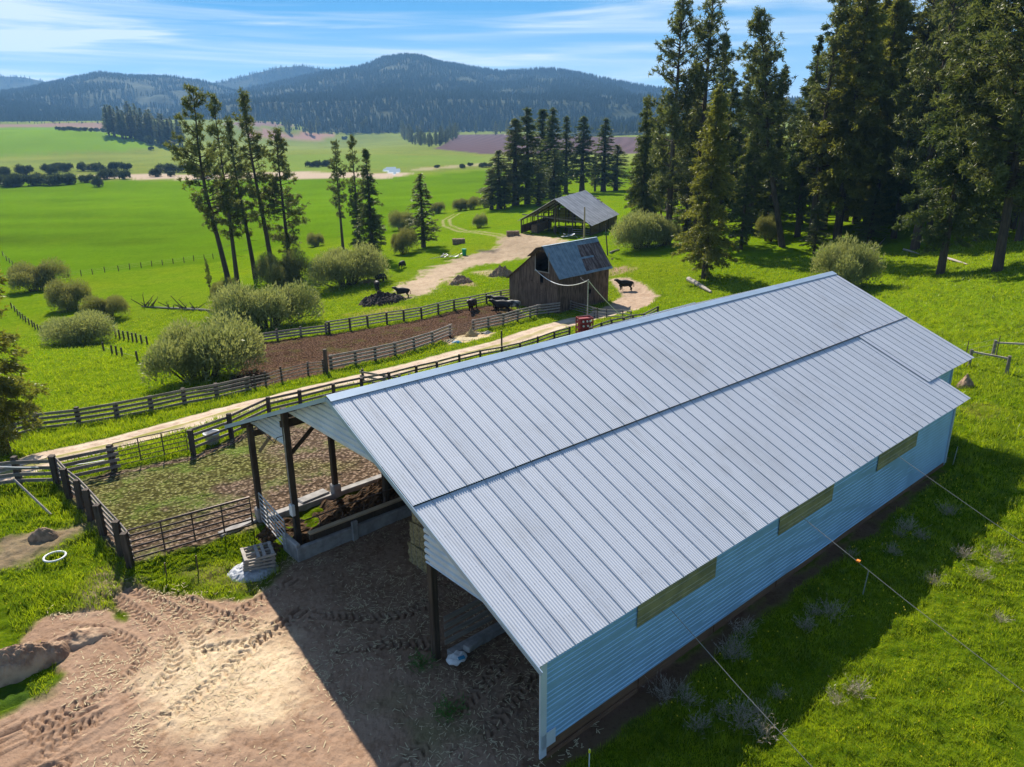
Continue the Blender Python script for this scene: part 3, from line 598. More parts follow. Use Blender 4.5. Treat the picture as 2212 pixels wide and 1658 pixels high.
# posts (positions measured along the shed and across it)
def post(s,v,h,w=.24,z0=-.2,lean=0):
    MB().beam((s,v,z0),(s+lean,v,h),w,w).build('post',M['dark_wood'],shed,bevel=.02)
posts=[(.1,18.3,4.6),(.25,14.95,6.3),(3.75,18.1,4.7),(4.7,15.1,6.3),(8.2,18.1,4.6),(8.9,15.1,6.2),(12.4,18.1,4.6),(13.,15.1,6.1),(16.6,18.1,4.5),(17,15.1,6.),(20.8,18.1,4.5),(21,15.1,6.),(25,18.1,4.5),(25,15.1,6.),(29.,18.1,4.5),(29,15.1,5.9),(.42,5.45,5.2),(4.7,5.4,5.7),(9,5.4,5.7),(13,5.4,5.6),(17,5.4,5.6),(21,5.4,5.5),(25,5.4,5.5)]
for p_ in posts:post(*p_)
for s in (.1,3.75,8.2,12.4):MB().box((s,18.3 if s<1 else 18.1,.3),(.42,.42,.7)).build('concrete_pier',M['concrete'],shed,bevel=.05)
# roof carpentry: a rafter pair on every post line, purlins, girts, braces
for s in (.45,4.6,8.8,13,17.,21.,25.,29.):
    k=-.012*s
    r_=MB();r_.beam((s,.2,shed_profile(.2)-.22),(s,10.4,8.05-.25+k),.10,.22);r_.beam((s,10.4,8.05-.25+k),(s,20.1,shed_profile(20.1)-.22),.10,.22)
    r_.beam((s,5.4,5.5),(s,15,5.9),.08,.2)if s>1 else None
    r_.build('rafter',M['interior'],shed)
for v in (1.2,3.2,5.2,7.2,9.2,11.8,13.8,15.8,17.8,19.8):
    z=shed_profile(v)-.09;k=max(0,1-abs(v-10.4)/12)*.012
    e_=30. if v<3 else 35.;MB().beam((-.1,v,z),(e_,v,z-k*e_),.05,.10).build('purlin',M['interior'],shed)
for v,z in ((18.1,4.25),(15.1,5.6),(5.4,5.2)):MB().beam((.1,v,z),(33,v,z-.1),.08,.26).build('header_beam',M['dark_wood'],shed)
MB().beam((.35,18.2,3.3),(1.35,18.15,4.35),.08,.12).build('brace',M['light_board'],shed)
MB().beam((.4,15.,4.3),(2.1,15.1,5.6),.10,.14).build('brace',M['dark_wood'],shed)
MB().beam((4.4,18.1,3.2),(3.75,18.1,4.3),.08,.12).build('brace',M['light_board'],shed)
# electric box and cable on the second post
eb=empty('meter_box',UV(.08,14.83,0),'white electric meter box fixed low on the dark second post of the shed','meter box',rz=TH)
MB().box((0,0,1.9),(.16,.26,.5)).build('case',M['white_plastic'],eb,bevel=.02);MB().tube([(0,0,2.1),(.0,.0,4.6),(.1,.1,5.9)],.025).build('conduit',M['pipe_light'],eb)
MB().tube([(0,0,1.7),(.02,-.12,1.5),(.05,-.05,1.2),(.05,.0,1.0)],.03).build('cable',M['wire_dark'],eb)
MB().tube([(0,.02,5.2),(-.1,.45,5.0),(-.12,.7,4.7),(-.1,1.2,4.75),(-.1,2.6,4.9)],.018).build('loose_cable',M['wire_dark'],eb)
# concrete feed bunk along the alley
fb=empty('feed_bunk',UV(0,14.5,0),'long concrete feed bunk with pale board lip along the shed alley','feed bunk',rz=TH)
mb=MB();mb.box((15,-.45,.18),(30.6,.22,.85));mb.box((-.2,.15,.28),(.2,1.3,.95));mb.build('concrete_wall',M['concrete'],fb,bevel=.03)
MB().box((15.2,-.32,.78),(29.6,.16,.28)).build('dark_plank',M['dark_wood'],fb)
mb=MB();mb.box((15.1,-.30,.95),(29.4,.26,.06));mb.build('lip_board',M['light_board'],fb)
MB().tube([(.2,-.2,1.55),(29,-.2,1.5)],.03,6).build('neck_rail',M['pipe'],fb)
for i in range(16):
    x=.9+i*1.05;MB().tube([(x,-.22,1.0),(x+.12,-.2,1.25),(x+.02,-.2,1.53)],.022,5).build('rail_support',M['pipe'],fb)
for i in range(3):MB().box((2.35+i*4.3,-.58,.45),(.28,.14,.9)).build('buttress',M['concrete'],fb,bevel=.02)
# silage heaped in the feed lane, lumpy
def mound(name,cx,cy,rx,ry,h,m,label,cat,rot=0.,n=46,lump=.35,sc=3.,seed=0,flat=2.,z=None,group=None,kind=None,sink=.12):
    g=np.linspace(-1.15,1.15,n);a,b_=np.meshgrid(g,g);x=a*rx;y=b_*ry;c,s=math.cos(rot),math.sin(rot);xw=cx+x*c-y*s;yw=cy+x*s+y*c
    r=(np.abs(a)**flat+np.abs(b_)**flat)**(1/flat);r=r+(fbm(xw*sc*.35,yw*sc*.35,3,seed)-.5)*.5
    hh=h*np.clip(1-r,0,1)**.6*(1-lump+2*lump*fbm(xw*sc,yw*sc,4,seed+3))+(fbm(xw*sc*3,yw*sc*3,3,seed+8)-.5)*lump*.25*h*(r<.98)
    zz=(Zf(xw,yw) if z is None else z+0*xw)+hh-sink*sstep(.75,1.1,r)-.03
    x0=cx;y0=cy;z0=float(Zf(cx,cy)[0]) if z is None else z
    V=np.stack([xw-x0,yw-y0,zz-z0],-1).reshape(-1,3);I2=np.arange(n*n).reshape(n,n);f=np.stack([I2[:-1,:-1],I2[:-1,1:],I2[1:,1:],I2[1:,:-1]],-1).reshape(-1,4)
    keep=(r.ravel()[f].min(1)<1.12);f=f[keep]
    o=link(name,mesh_np(name,V,f,False),m);o.location=(x0,y0,z0);return tag(o,label,cat,group,kind)
c_=UV(14.3,16.25);mound('silage_heap',c_[0],c_[1],14.6,1.65,.75,M['silage'],'long heap of brown silage lying in the feed lane under the shed','silage',TH,n=190,lump=.7,sc=3.2,flat=6.)
MB_=MB()
cc=empty('concrete_curb',UV(0,18.0,0),'low worn concrete curb between the silage lane and the corral mud','curb',rz=TH)
mb=MB()
for i in range(9):mb.box((1.9+i*3.5,.1+.03*(i%2),.06),(3.44,.42,.34))
mb.build('curb_strip',M['concrete'],cc,bevel=.04);MB().box((2.7,.35,.16),(1.5,.6,.30),Matrix.Rotation(.1,3,'Z')).build('broken_slab',M['concrete'],cc,bevel=.05)
MB().box((-1.0,.35,.02),(1.7,.45,.16),Matrix.Rotation(.18,3,'Z')).build('loose_slab',M['concrete'],cc,bevel=.03)
# board bunk on the right aisle
rb=empty('board_bunk',UV(.5,5.2,0),'dark board feed bunk on a concrete sill inside the right shed aisle','feed bunk',rz=TH)
MB().box((13,-.12,.12),(25.6,.32,.42)).build('concrete_sill',M['concrete'],rb,bevel=.03)
for i,z in enumerate((.55,.86,1.17,1.48)):MB().beam((.2,.1,z),(26,.1,z),.05,.17).build('board',M['grey_wood'],rb)
MB().box((1.0,-.38,.38),(.75,.3,.22),Matrix.Rotation(.2,3,'Z')).build('loose_block',M['concrete'],rb,bevel=.03)
sk=empty('feed_sack',UV(.75,4.75,.1),'crumpled white sack lying against the shed inner post','sack',rz=.4)
b_=bmesh.new();bmesh.ops.create_icosphere(b_,subdivisions=3,radius=.28)
for v in b_.verts:
    n_=math.sin(v.co.x*23)*math.cos(v.co.y*19+v.co.z*11)*.035;v.co.z=v.co.z*.5+.14+n_;v.co.x*=1.3;v.co.y+=n_
me=bpy.data.meshes.new('sack_body');b_.to_mesh(me);b_.free();link('sack_body',me,M['white_plastic'],sk);MB().box((.1,-.2,.27),(.22,.12,.05)).build('blue_tag',M['blue_tarp'],sk)
# stacked hay bales inside
k=0
for lv in range(3):
    nm=['lowest','middle','topmost'][lv]
    for j in range(1):
        s_,v_=3.7,10.3
        h_=empty('hay_bale',UV(s_+.1*lv,v_-.06*lv,.95*lv+.02),f'big greenish hay bale in the shed alley, {nm} of its stack','hay bale','hay bales stacked in the shed alley',rz=TH+.05*lv)
        b_=bmesh.new();bmesh.ops.create_grid(b_,x_segments=2,y_segments=2,size=1);b_.free()
        bb=bmesh.new();bmesh.ops.create_cube(bb,size=1);bmesh.ops.subdivide_edges(bb,edges=bb.edges[:],cuts=9,use_grid_fill=True)
        rr=random.Random(lv)
        for v in bb.verts:v.co=Vector((v.co.x*1.3+rr.uniform(-.03,.03),v.co.y*1.25+rr.uniform(-.035,.035),v.co.z*.92+.46+rr.uniform(-.02,.02)))
        me=bpy.data.meshes.new('bale_body');bb.to_mesh(me);bb.free();link('bale_body',me,M['hay'],h_)
        t_=MB()
        for y in (-.35,0,.35):t_.tube([(-.67,y,.02),(-.67,y,.94),(.67,y,.94),(.67,y,.02)],.008,4)
        t_.build('twine',M['wire'],h_)
# guy cables from the eave down to the paddock
for i,(s,v,z1,s0,lb) in enumerate(((5.3,-5.6,.0,2.6,'nearest guy cable from the shed eave down to the shaded grass'),(13.,-8.3,.0,3.0,'middle guy cable with orange flag running from the shed eave to the grass'),(21.,-8.3,.0,3.05,'far guy cable from the shed eave by the last light panel to the grass'))):
    c=empty('guy_cable',UV(s,0,0),lb,'cable',rz=TH)
    MB().tube([(0,-.32,s0),(0,v*.5-.16,(s0+z1)/2-.06),(0,v,z1)],.012,5).build('strand',M['wire'],c)
    MB().tube([(0,v,-.2),(0,v-.02,.12)],.03,6).build('anchor',M['pipe'],c)
    if i==1:MB().box((0,-2.6,2.16),(.12,.12,.06)).build('flag',M['insul'],c)
# ------------------------------------------------------------ trees and shrubs
def proj(p):
    v=np.array(p)-C0;w=v@fw;return 1106+F*(v@r2)/w,829-F*(v@u2)/w
def hgt(p,topy,lean=(0,0)):
    lo,hi=.1,90.
    for _ in range(40):
        m=(lo+hi)/2
        if proj(p+np.array([0,0,m]))[1]>topy:lo=m
        else:hi=m
    return m
def tris(C,D,Lg,Wd,rg):
    n=len(C);R=rg.normal(size=(n,3));S_=np.cross(D,R);S_/=np.linalg.norm(S_,axis=1)[:,None]+1e-9
    Lg=np.asarray(Lg).reshape(-1,1);Wd=np.asarray(Wd).reshape(-1,1)
    V=np.stack([C-S_*Wd/2,C+S_*Wd/2,C+D*Lg+S_*Wd*.15,C+D*Lg-S_*Wd*.15],1).reshape(-1,3)
    return V,np.arange(n*4).reshape(n,4)
def unit(a):return a/(np.linalg.norm(a,axis=-1,keepdims=True)+1e-9)
def spine(h,seed,lean,crook):
    rg=np.random.default_rng(seed);t=np.linspace(0,1,9);ph=rg.uniform(0,6,2)
    return np.stack([lean[0]*h*t+crook*np.sin(t*5+ph[0])*t,lean[1]*h*t+crook*np.sin(t*4+ph[1])*t,h*t],1)
def sp_at(sp,t):
    k=np.linspace(0,1,len(sp));return np.stack([np.interp(t,k,sp[:,i]) for i in range(3)],-1)
def conifer(kind,seed,h=25.,rad=3.3,c0=.08,dens=1.,lean=(0,0),crook=.12):
    rg=np.random.default_rng(seed);sp=spine(h,seed,lean,crook);tk=MB()
    base=h*(.017 if kind!='pine' else .015)
    tk.tube([sp[0]-np.array([0,0,.6])]+[tuple(p) for p in sp],[base*1.35,base*1.15]+[base*(1-i/8)+.025 for i in range(1,9)],8)
    V=[];D_=[];Ls=[];Ws=[]
    if kind=='fir':
        nb=int(230*dens);t=c0+(1-c0)*np.sort(rg.random(nb))**.9;az=rg.uniform(0,2*np.pi,nb)
        lob=1+.25*np.sin(az*2+rg.uniform(0,6))+rg.normal(0,.16,nb);bl=rad*np.clip((1-t)**.75*1.02+.05,0,1)*np.clip(lob,.45,1.4)*np.where(rg.random(nb)<.10,.4,1)
        low=np.clip((t-c0)/.12,.35,1);bl*=low
        for i in range(nb):
            p=sp_at(sp,t[i]);d=np.array([math.cos(az[i]),math.sin(az[i]),.10-.35*(1-t[i])]);l=bl[i];m=max(3,int(l*5.5*dens))
            s=np.sort(rg.random(m))**.75*l;c=p+d*s[:,None]+np.stack([rg.normal(0,.13*l**.5,m),rg.normal(0,.13*l**.5,m),-.10*s*s/max(l,1)+rg.normal(0,.10,m)],-1)
            if l>1.2 and i%3==0:tk.tube([tuple(p),tuple(p+d*l*.75)],[.05,.012],3,False)
            for q_ in range(8):
                V.append(c+rg.normal(0,.10,(m,3)));D_.append(unit(d+rg.normal(0,.55,(m,3))+np.array([0,0,-.15])));Ls.append(rg.uniform(.22,.52,m));Ws.append(rg.uniform(.07,.17,m))
        for q_ in range(3):
            m=30;tt=rg.uniform(.9,1.,m);V.append(sp_at(sp,tt));D_.append(unit(rg.normal(0,.5,(m,3))+np.array([0,0,.7])));Ls.append(rg.uniform(.2,.5,m));Ws.append(rg.uniform(.06,.12,m))
    else:
        nb=int(112*dens);t=c0+(1-c0)*np.sort(rg.random(nb));az=rg.uniform(0,2*np.pi,nb)
        tt_=np.clip((t-c0)/(1-c0),0,1);prof=np.minimum(1.15*(1-tt_)**.62+.10,.45+tt_*2.2);bl=rad*np.clip(prof,.16,1)*rg.uniform(.45,1.15,nb)
        for i in range(nb):
            p=sp_at(sp,t[i]);dz=-.25+.75*t[i]+rg.normal(0,.14);d=np.array([math.cos(az[i]),math.sin(az[i]),dz]);l=bl[i]
            bend=np.array([rg.normal(0,.15),rg.normal(0,.15),.22])
            pts=[p+d*l*k+bend*l*k*k for k in (0,.3,.6,.85,1)];tk.tube([tuple(x) for x in pts],[.075,.06,.045,.03,.015],4,False)
            m=max(4,int(l*4.6));s=1-rg.random(m)**1.6*.62;c=p+d*(l*s)[:,None]+bend*(l*s*s)[:,None]+rg.normal(0,.24,(m,3))
            for q_ in range(16):
                V.append(c+rg.normal(0,.08,(m,3)));D_.append(unit(rg.normal(0,1,(m,3))+np.array([0,0,.25])));Ls.append(rg.uniform(.25,.5,m));Ws.append(rg.uniform(.06,.13,m))
        for i in range(int(10*dens)):
            tt=rg.uniform(.12,c0+.05);p=sp_at(sp,tt);a=rg.uniform(0,6.3);l=rg.uniform(.5,1.8);tk.tube([tuple(p),tuple(p+np.array([math.cos(a)*l,math.sin(a)*l,-.2*l]))],[.045,.012],3,False)
    C=np.concatenate(V);D_=np.concatenate(D_);Vv,Fv=tris(C,D_,np.concatenate(Ls),np.concatenate(Ws),rg)
    me=bpy.data.meshes.new('trunk');me.from_pydata(tk.v,[],tk.f);me.polygons.foreach_set('use_smooth',[True]*len(me.polygons))
    return me,mesh_np('crown',Vv,Fv)
def bush(seed,n=9000,leaf=.17,h=1.,lob=7,twiggy=.5):
    """unit bush: radius about 1, height about 1; leaf size given for that scale"""
    rg=np.random.default_rng(seed);lc=np.stack([rg.normal(0,.42,lob),rg.normal(0,.42,lob),rg.uniform(.18,.50,lob)],1);lr=rg.uniform(.34,.55,lob)
    lc[:,:2]*=np.clip(.62/(np.hypot(lc[:,0],lc[:,1])+1e-6),0,1)[:,None]
    k=rg.integers(0,lob,n);d=unit(rg.normal(size=(n,3)));d[:,2]=np.abs(d[:,2])*1.0-.75*rg.random(n)*(rg.random(n)<.6);r=rg.random(n)**.38
    c=lc[k]+d*(lr[k]*r)[:,None]*(1+.18*(fbm(d[:,0]*4+k,d[:,1]*4+d[:,2]*3,3,seed)-.5)[:,None]*2);ok=c[:,2]>0.01;c=c[ok];d=d[ok];n=len(c)
    c[:,2]=c[:,2]/(lc[:,2]+lr).max()
    dr=unit(d*.55+np.array([0,0,.75])+rg.normal(0,.42,(n,3)))
    Vv,Fv=tris(c,dr,rg.uniform(.6,1.3,n)*leaf,rg.uniform(.22,.42,n)*leaf,rg)
    # twigs standing up through the surface
    tk=MB()
    for i in range(34):
        j=rg.integers(0,lob);e_=lc[j]+unit(rg.normal(size=3)+np.array([0,0,1.2]))*lr[j]*.85;e_[2]=max(e_[2],.12)/(lc[:,2]+lr).max();b0=np.array([e_[0]*.28,e_[1]*.28,0])
        m_=(b0+e_)/2+np.array([0,0,.08]);tk.tube([tuple(b0-np.array([0,0,.05])),tuple(m_),tuple(e_)],[.016,.011,.004],4,False)
    me=bpy.data.meshes.new('stems');me.from_pydata(tk.v,[],tk.f);return me,mesh_np('foliage',Vv,Fv)
TM={}
for i in range(4):TM['fir%d'%i]=conifer('fir',40+i,rad=(3.2,2.6,3.9,3.)[i],c0=(.05,.08,.06,.15)[i])
for i in range(3):TM['wide%d'%i]=conifer('fir',60+i,rad=(5.0,5.6,4.6)[i],c0=(.10,.14,.05)[i],dens=1.35)
for i in range(4):TM['pine%d'%i]=conifer('pine',80+i,rad=(3.,2.5,3.4,2.7)[i],c0=(.20,.26,.16,.30)[i],dens=(1.05,.85,1.2,.8)[i])
TM['lean0']=conifer('pine',90,rad=3.6,c0=.34,dens=.75,lean=(-.09,.02),crook=.7)
TM['lean1']=conifer('pine',91,rad=2.3,c0=.26,dens=.85,lean=(-.06,.0),crook=.3)
TM['lean2']=conifer('pine',92,rad=3.4,c0=.34,dens=1.2,lean=(-.27,.03),crook=.5)
TM['huge']=conifer('pine',93,rad=6.0,c0=.25,dens=1.9,lean=(-.04,.0),crook=.25)
for i in range(3):TM['slim%d'%i]=conifer('fir',95+i,rad=(2.7,2.3,3.0)[i],c0=(.10,.12,.06)[i],dens=1.)
for i in range(4):TM['bush%d'%i]=bush(110+i,(26000,23000,22000,25000)[i],.058,lob=(9,7,6,11)[i])
for i in range(3):TM['shrub%d'%i]=bush(130+i,2200,.20,lob=(6,5,7)[i])
PROTO={}
def plant(kind,loc,hh,wd,mleaf,name,label,cat,group=None,rz=None,mtrunk='bark',rr=random.Random(77)):
    """one tree or shrub: an Empty at its foot with its own trunk and crown"""
    unit_h=25. if kind[:4] not in('bush','shru') else 1.
    o=empty(name,loc,label,cat,group,rr.uniform(0,6.28) if rz is None else rz);sc=hh/unit_h;o.scale=(sc*wd,sc*wd,sc) if unit_h>1 else (wd,wd,hh)
    key=(kind,mleaf)
    if key not in PROTO:
        t,c=TM[kind];c=c.copy() if len(c.materials) else c
        if len(t.materials)==0:t.materials.append(M[mtrunk])
        c.materials.append(M[mleaf]);PROTO[key]=(bpy.data.objects.new('stems' if unit_h==1 else 'trunk',t),bpy.data.objects.new('foliage' if unit_h==1 else 'crown',c))
    for src in PROTO[key]:
        n_=src.copy();COL.objects.link(n_);n_.parent=o
    return o
def tree(kind,x,y,top,wd,mleaf,label,name='conifer',cat='tree',group=None,rz=None,dz=0.):
    p=atT(x,y);return plant(kind,p,hgt(p,top),wd,mleaf,name,label,cat,group,rz)
RANK={}
def rank(g,x,fmt,desc=''):RANK.setdefault(g,[]).append([x,fmt,desc,None])
def ordn(n):return '%d%s'%(n,'th' if 10<=n%100<=20 else {1:'st',2:'nd',3:'rd'}.get(n%10,'th'))
def shrub(kind,x0,x1,y,top,mleaf,label,group=None,name='willow_bush',cat='bush'):
    p=atT((x0+x1)/2,y-(y-top)*.12);w_=(p-C0)@fw;r=(x1-x0)/2/F*w_;hh=(y-top)*.86/F*w_*1.02
    return plant(kind,p,max(hh,.3),r*1.02,mleaf,name,label,cat,group)
# left group of tall pines
tree('lean0',500,640,188,.95,'pine','tallest leaning pine with a wide ragged crown left of the others','pine_tree',rz=0.1)
tree('pine1',513,612,214,.9,'pine','straight thin pine just right of the tallest leaning pine','pine_tree')
tree('lean1',552,602,262,1.0,'pine','slim leaning pine with dead lower stubs in the middle of the pine group','pine_tree',rz=0.)
tree('lean1',592,604,204,1.0,'pine','tall leaning pine with a narrow spire top in the pine group','pine_tree',rz=.15)
tree('pine2',628,597,282,1.05,'pine','straight full-crowned pine at the right of the pine group','pine_tree')
tree('pine3',741,538,304,.9,'pine','slender lone pine with bare lower trunk beside the dark fir','pine_tree')
tree('pine1',778,548,298,1.,'pine','pine rising just behind the dark cone-shaped fir','pine_tree')
tree('fir0',806,562,324,1.35,'fir','broad dark cone-shaped fir beside the willow thicket','fir_tree')
tree('fir2',776,552,418,1.,'fir','shorter dark fir at the left foot of the cone-shaped fir','fir_tree')
tree('slim2',915,534,377,1.9,'pine','lone small pine with short bare trunk casting shadow on the grass','pine_tree')
tree('pine0',455,636,560,.8,'pine','stunted twisted pine sapling by the fallen log','pine_sapling')
for (x0,x1,y,t,k,m,l) in ((303,566,836,680,0,'willow','large round silvery willow bush behind the plank road fence'),(478,692,722,604,3,'willow','wide pale willow bush beside the upper pen fence'),
    (22,140,636,562,2,'willow_brown','brown-green willow bush farthest up the left field fence'),(106,210,676,602,1,'willow_brown','round brown-green willow bush second from the left field fence top'),(190,280,698,632,2,'willow_brown','smaller olive willow bush touching the round brown-green one'),(88,260,750,668,0,'willow_brown','broad low yellow-green willow bush lowest on the slope'),
    (665,828,628,530,3,'willow','sprawling willow thicket below the dark cone-shaped fir'),(662,706,536,503,1,'willow_brown','small round bush at the edge of the green field'),(556,668,640,540,2,'willow_brown','brushy willow clump under the slim pines'),
    (838,906,502,455,1,'willow_brown','olive willow between dark fir and lone small pine'),(842,904,556,490,2,'willow','willow bush at the right foot of the dark fir'),(930,962,465,436,2,'willow_brown','small bush close behind the lone small pine'),
    (1017,1053,497,460,0,'willow_brown','small round bush standing alone in the grass by the track'),(1312,1450,546,452,3,'willow','pale willow bush at the left edge of the tall forest'),(1390,1478,540,466,0,'willow','grey-green willow bush against the forest pine trunk'),
    (975,1012,460,428,1,'willow_brown','leftmost low hedge bush along the field edge'),(1000,1040,457,424,2,'willow_brown','middle low hedge bush along the field edge'),(1030,1070,454,418,0,'willow_brown','right low hedge bush beside the dark firs'),
    (1735,1890,640,515,0,'willow','pale green bush behind the far corner of the shed roof'),(1632,1690,530,462,2,'willow','light green bush by the leaning forest pine'),(445,520,660,600,1,'willow_brown','low scrub around the foot of the leaning pine')):
    shrub('bush%d'%k,x0,x1,y,t,m,l)
# firs behind the far barn
for k,x,y,t,wd,l in (('slim2',1079,452,326,1.3,'leftmost short fir of the row left of the far barn'),('slim1',1062,453,368,1.3,'low fir half hidden at the left end of the row'),('slim2',1114,445,258,1.1,'dark spire fir second in the row left of the far barn'),
    ('fir1',1139,441,234,.85,'tallest full dark fir in the row left of the far barn'),('slim1',1170,428,237,1.1,'narrow dark spruce right of the tallest full fir'),('fir1',1191,430,234,.8,'tall fir above the far barn roof left end'),
    ('fir0',1196,434,322,.9,'wide black-green fir in front of the tall pair'),('slim2',1163,446,372,1.5,'small blue-green spruce in front of the row'),('slim0',1222,418,251,1.0,'slender separate spruce over the far barn ridge'),
    ('fir3',1257,418,253,.95,'full light-dusted fir right of the slender spruce'),('fir1',1303,414,256,.9,'tall fir beside the forest edge over the far barn'),('slim0',1285,414,330,1.,'thin young fir between two tall firs'),('slim2',1330,412,314,1.4,'short fir nearest the forest edge'),('slim2',1205,428,400,1.5,'tiny spruce at the foot of the slender spruce'),('fir2',1090,452,380,.7,'low dark fir at the foot of the leftmost firs')):
    tree(k,x,y,t,wd*(2.4 if k!='slim0' else 1.7),'fir',l,'fir_tree')
# tall forest on the right
for k,x,y,t,wd,m,l,nm in (('pine2',1442,526,-12,.95,'pine','very tall pine at the left edge of the forest','pine_tree'),('pine0',1502,520,-45,1.,'pine','tall pine behind the olive fir reaching out of frame','pine_tree'),
    ('wide2',1521,602,184,.95,'olive','olive-green bushy fir standing in front of the forest','fir_tree'),('lean2',1690,534,38,.95,'pine','dark pine leaning left with a curved trunk','pine_tree'),('fir1',1617,505,97,1.,'fir','narrow dark fir right of the leaning pine crown','fir_tree'),
    ('slim0',1661,492,140,1.,'fir','small pointed fir standing in the sky gap','fir_tree'),('fir0',1722,512,80,.9,'fir','dark fir at the right side of the sky gap','fir_tree'),('pine1',1752,520,6,1.1,'pine','thin tall pine at the right side of the sky gap','pine_tree'),
    ('wide1',1808,516,-70,.95,'olive','huge olive fir rising in the middle of the forest','fir_tree'),('pine2',1976,538,-95,1.,'pine','straight ponderosa with long bare trunk right of the huge olive fir','pine_tree'),('pine3',2006,500,-40,.8,'pine','thin bare pine leaning beside the straight ponderosa','pine_tree'),
    ('wide0',2031,592,-55,.78,'fir','big dark fir with thick trunk behind the shed corner','fir_tree'),('huge',2154,586,-110,1.1,'pine','massive pine trunk leaning at the right edge of the picture','pine_tree'),
    ('wide2',1882,510,128,.8,'olive','olive fir between the huge fir and the straight ponderosa','fir_tree'),('slim2',1876,528,408,2.6,'olive','young pale fir low in the forest clearing','fir_tree'),('fir2',1758,548,420,1.4,'fir','squat dark young fir beside the pale green bush','fir_tree'),
    ('wide0',1385,505,215,.8,'olive','bushy dull green fir in front of the very tall pine','fir_tree'),('fir2',1556,498,150,1.1,'fir','dark fir between olive fir and leaning pine','fir_tree'),('wide2',2108,520,80,.8,'fir','dark fir filling the gap before the massive pine','fir_tree'),
    ('fir0',1930,515,210,1.2,'olive','mid-height olive fir beside the straight ponderosa trunk','fir_tree'),('wide1',2200,520,-80,.8,'fir','dark fir cut off by the right picture edge','fir_tree'),('slim2',1480,520,330,1.5,'olive','short olive fir at the foot of the tall pines','fir_tree'),
    ('fir2',1600,540,330,1.2,'fir','low dark fir behind the olive bushy fir','fir_tree')):
    tree(k,x,y,t,wd,m,l,nm)
rg=random.Random(3)
for i in range(74):
    x=1400+(i%34)*25+rg.uniform(-12,12);y=rg.uniform(440,500);t=rg.uniform(180,300) if 1630<x<1720 else rg.uniform(30,260)
    if i>=34:y=rg.uniform(436,474);t=y-rg.uniform(90,210)
    if x>1740 and i<34:t=rg.uniform(-90,110)
    if x<1480:t=rg.uniform(200,320)
    _m=rg.choice(['fir','olive','olive']);rank('conifers deep in the right-hand forest',x,'{} conifer deep in the right forest, {} from left of the background trees',('low ' if t>300 else 'tall ' if t<120 else 'mid-height ')+('dark' if _m=='fir' else 'olive'));_o=tree(rg.choice(['fir0','fir1','fir2','fir3','wide2','wide1','pine0']),x,y,t,rg.uniform(.85,1.15),_m,'dark conifer standing deep in the shaded forest beyond the front trees','forest_tree',group='conifers deep in the right-hand forest')
# near tree at the left edge and branch tips at the right edge
tree('wide2',14,983,235,.8,'fir','dark evergreen with thick trunk at the left picture edge by the road','fir_tree')
tree('wide0',2290,760,120,.62,'fir','fir outside the right edge reaching a branch over the meadow','fir_tree')
# valley shrubs
def R1(x,y):return x*.3581,y*.3581
kk=0
sh=[(40,1062,85,45),(150,1060,95,55),(300,1055,90,52),(400,1040,75,45),(505,1035,70,45),(590,1035,100,42),(690,1030,75,42),(762,1030,65,40),(30,1130,110,62),(110,1130,130,66),(210,1125,120,62),(320,1122,130,60),(430,1115,120,55),(520,1105,80,42),(635,1085,95,55),(708,1068,50,40),(745,1085,62,48),(600,1130,62,55),(955,1068,70,45),(1000,1040,75,42),(1060,1045,110,48),(1140,1040,75,52),(1028,1066,40,28),(1225,1085,90,70),(350,1015,60,26),(1880,1008,60,28),(1920,1008,60,32),(1965,1006,60,32)]
for i,(x,y,w_,h_) in enumerate(sh):
    a,b=R1(x,y);rank('shrubs lining the creek at the far field edge',a,'dark rounded {} shrub on the far edge of the green field, {} from the left',('lower-row' if y>1070 else 'upper-row'));shrub('shrub%d'%(i%3),a-w_*.23,a+w_*.23,b+2,b-h_*.3581*1.15,'shrub_far','dark rounded shrub in the hedge line along the far edge of the green field','shrubs lining the creek at the far field edge','valley_shrub')
for x,y,w_,h_ in ((1002,505,22,9),(1320,505,24,10),(380,488,30,12)):pass
for x,y,w_,h_ in ((997,365,20,10),(1041,364,22,12),(1055,363,20,11),(1134,364,26,13),(1146,362,22,13),(1160,361,24,12),(1184,362,26,13),(1016,360,16,8),(745,303,12,8),(945,364,14,7)):
    rank('shrubs on the river bank',x,'small dark shrub on the mid-valley river bank, {}{} from the left');shrub('shrub%d'%(kk%3),x-w_/2,x+w_/2,y,y-h_,'shrub_far','small dark shrub on the river bank in the mid valley','shrubs on the river bank','valley_shrub');kk+=1
for x,y in ((128,283),(140,284),(150,283),(160,284),(172,285),(184,285),(196,286),(210,286),(222,287)):
    rank('shrubs on the hill field edge',x,'low grey-green shrub on the top edge of the bright hill field, {}{} from left');shrub('shrub%d'%(kk%3),x-7,x+7,y,y-9,'shrub_far','low grey-green shrub along the top edge of the bright hill field','shrubs on the hill field edge','valley_shrub');kk+=1
for x,y,w_,h_ in ((275,296,24,14),(312,308,20,14),(325,315,26,20),(325,326,14,9),(302,303,18,10)):
    rank('bushes below the valley conifer clump',x,'bush at the foot of the dark valley conifer clump, {}{} from left');shrub('shrub%d'%(kk%3),x-w_/2,x+w_/2,y,y-h_,'shrub_far','bush at the foot of the dark conifer clump in the valley','bushes below the valley conifer clump','valley_shrub');kk+=1
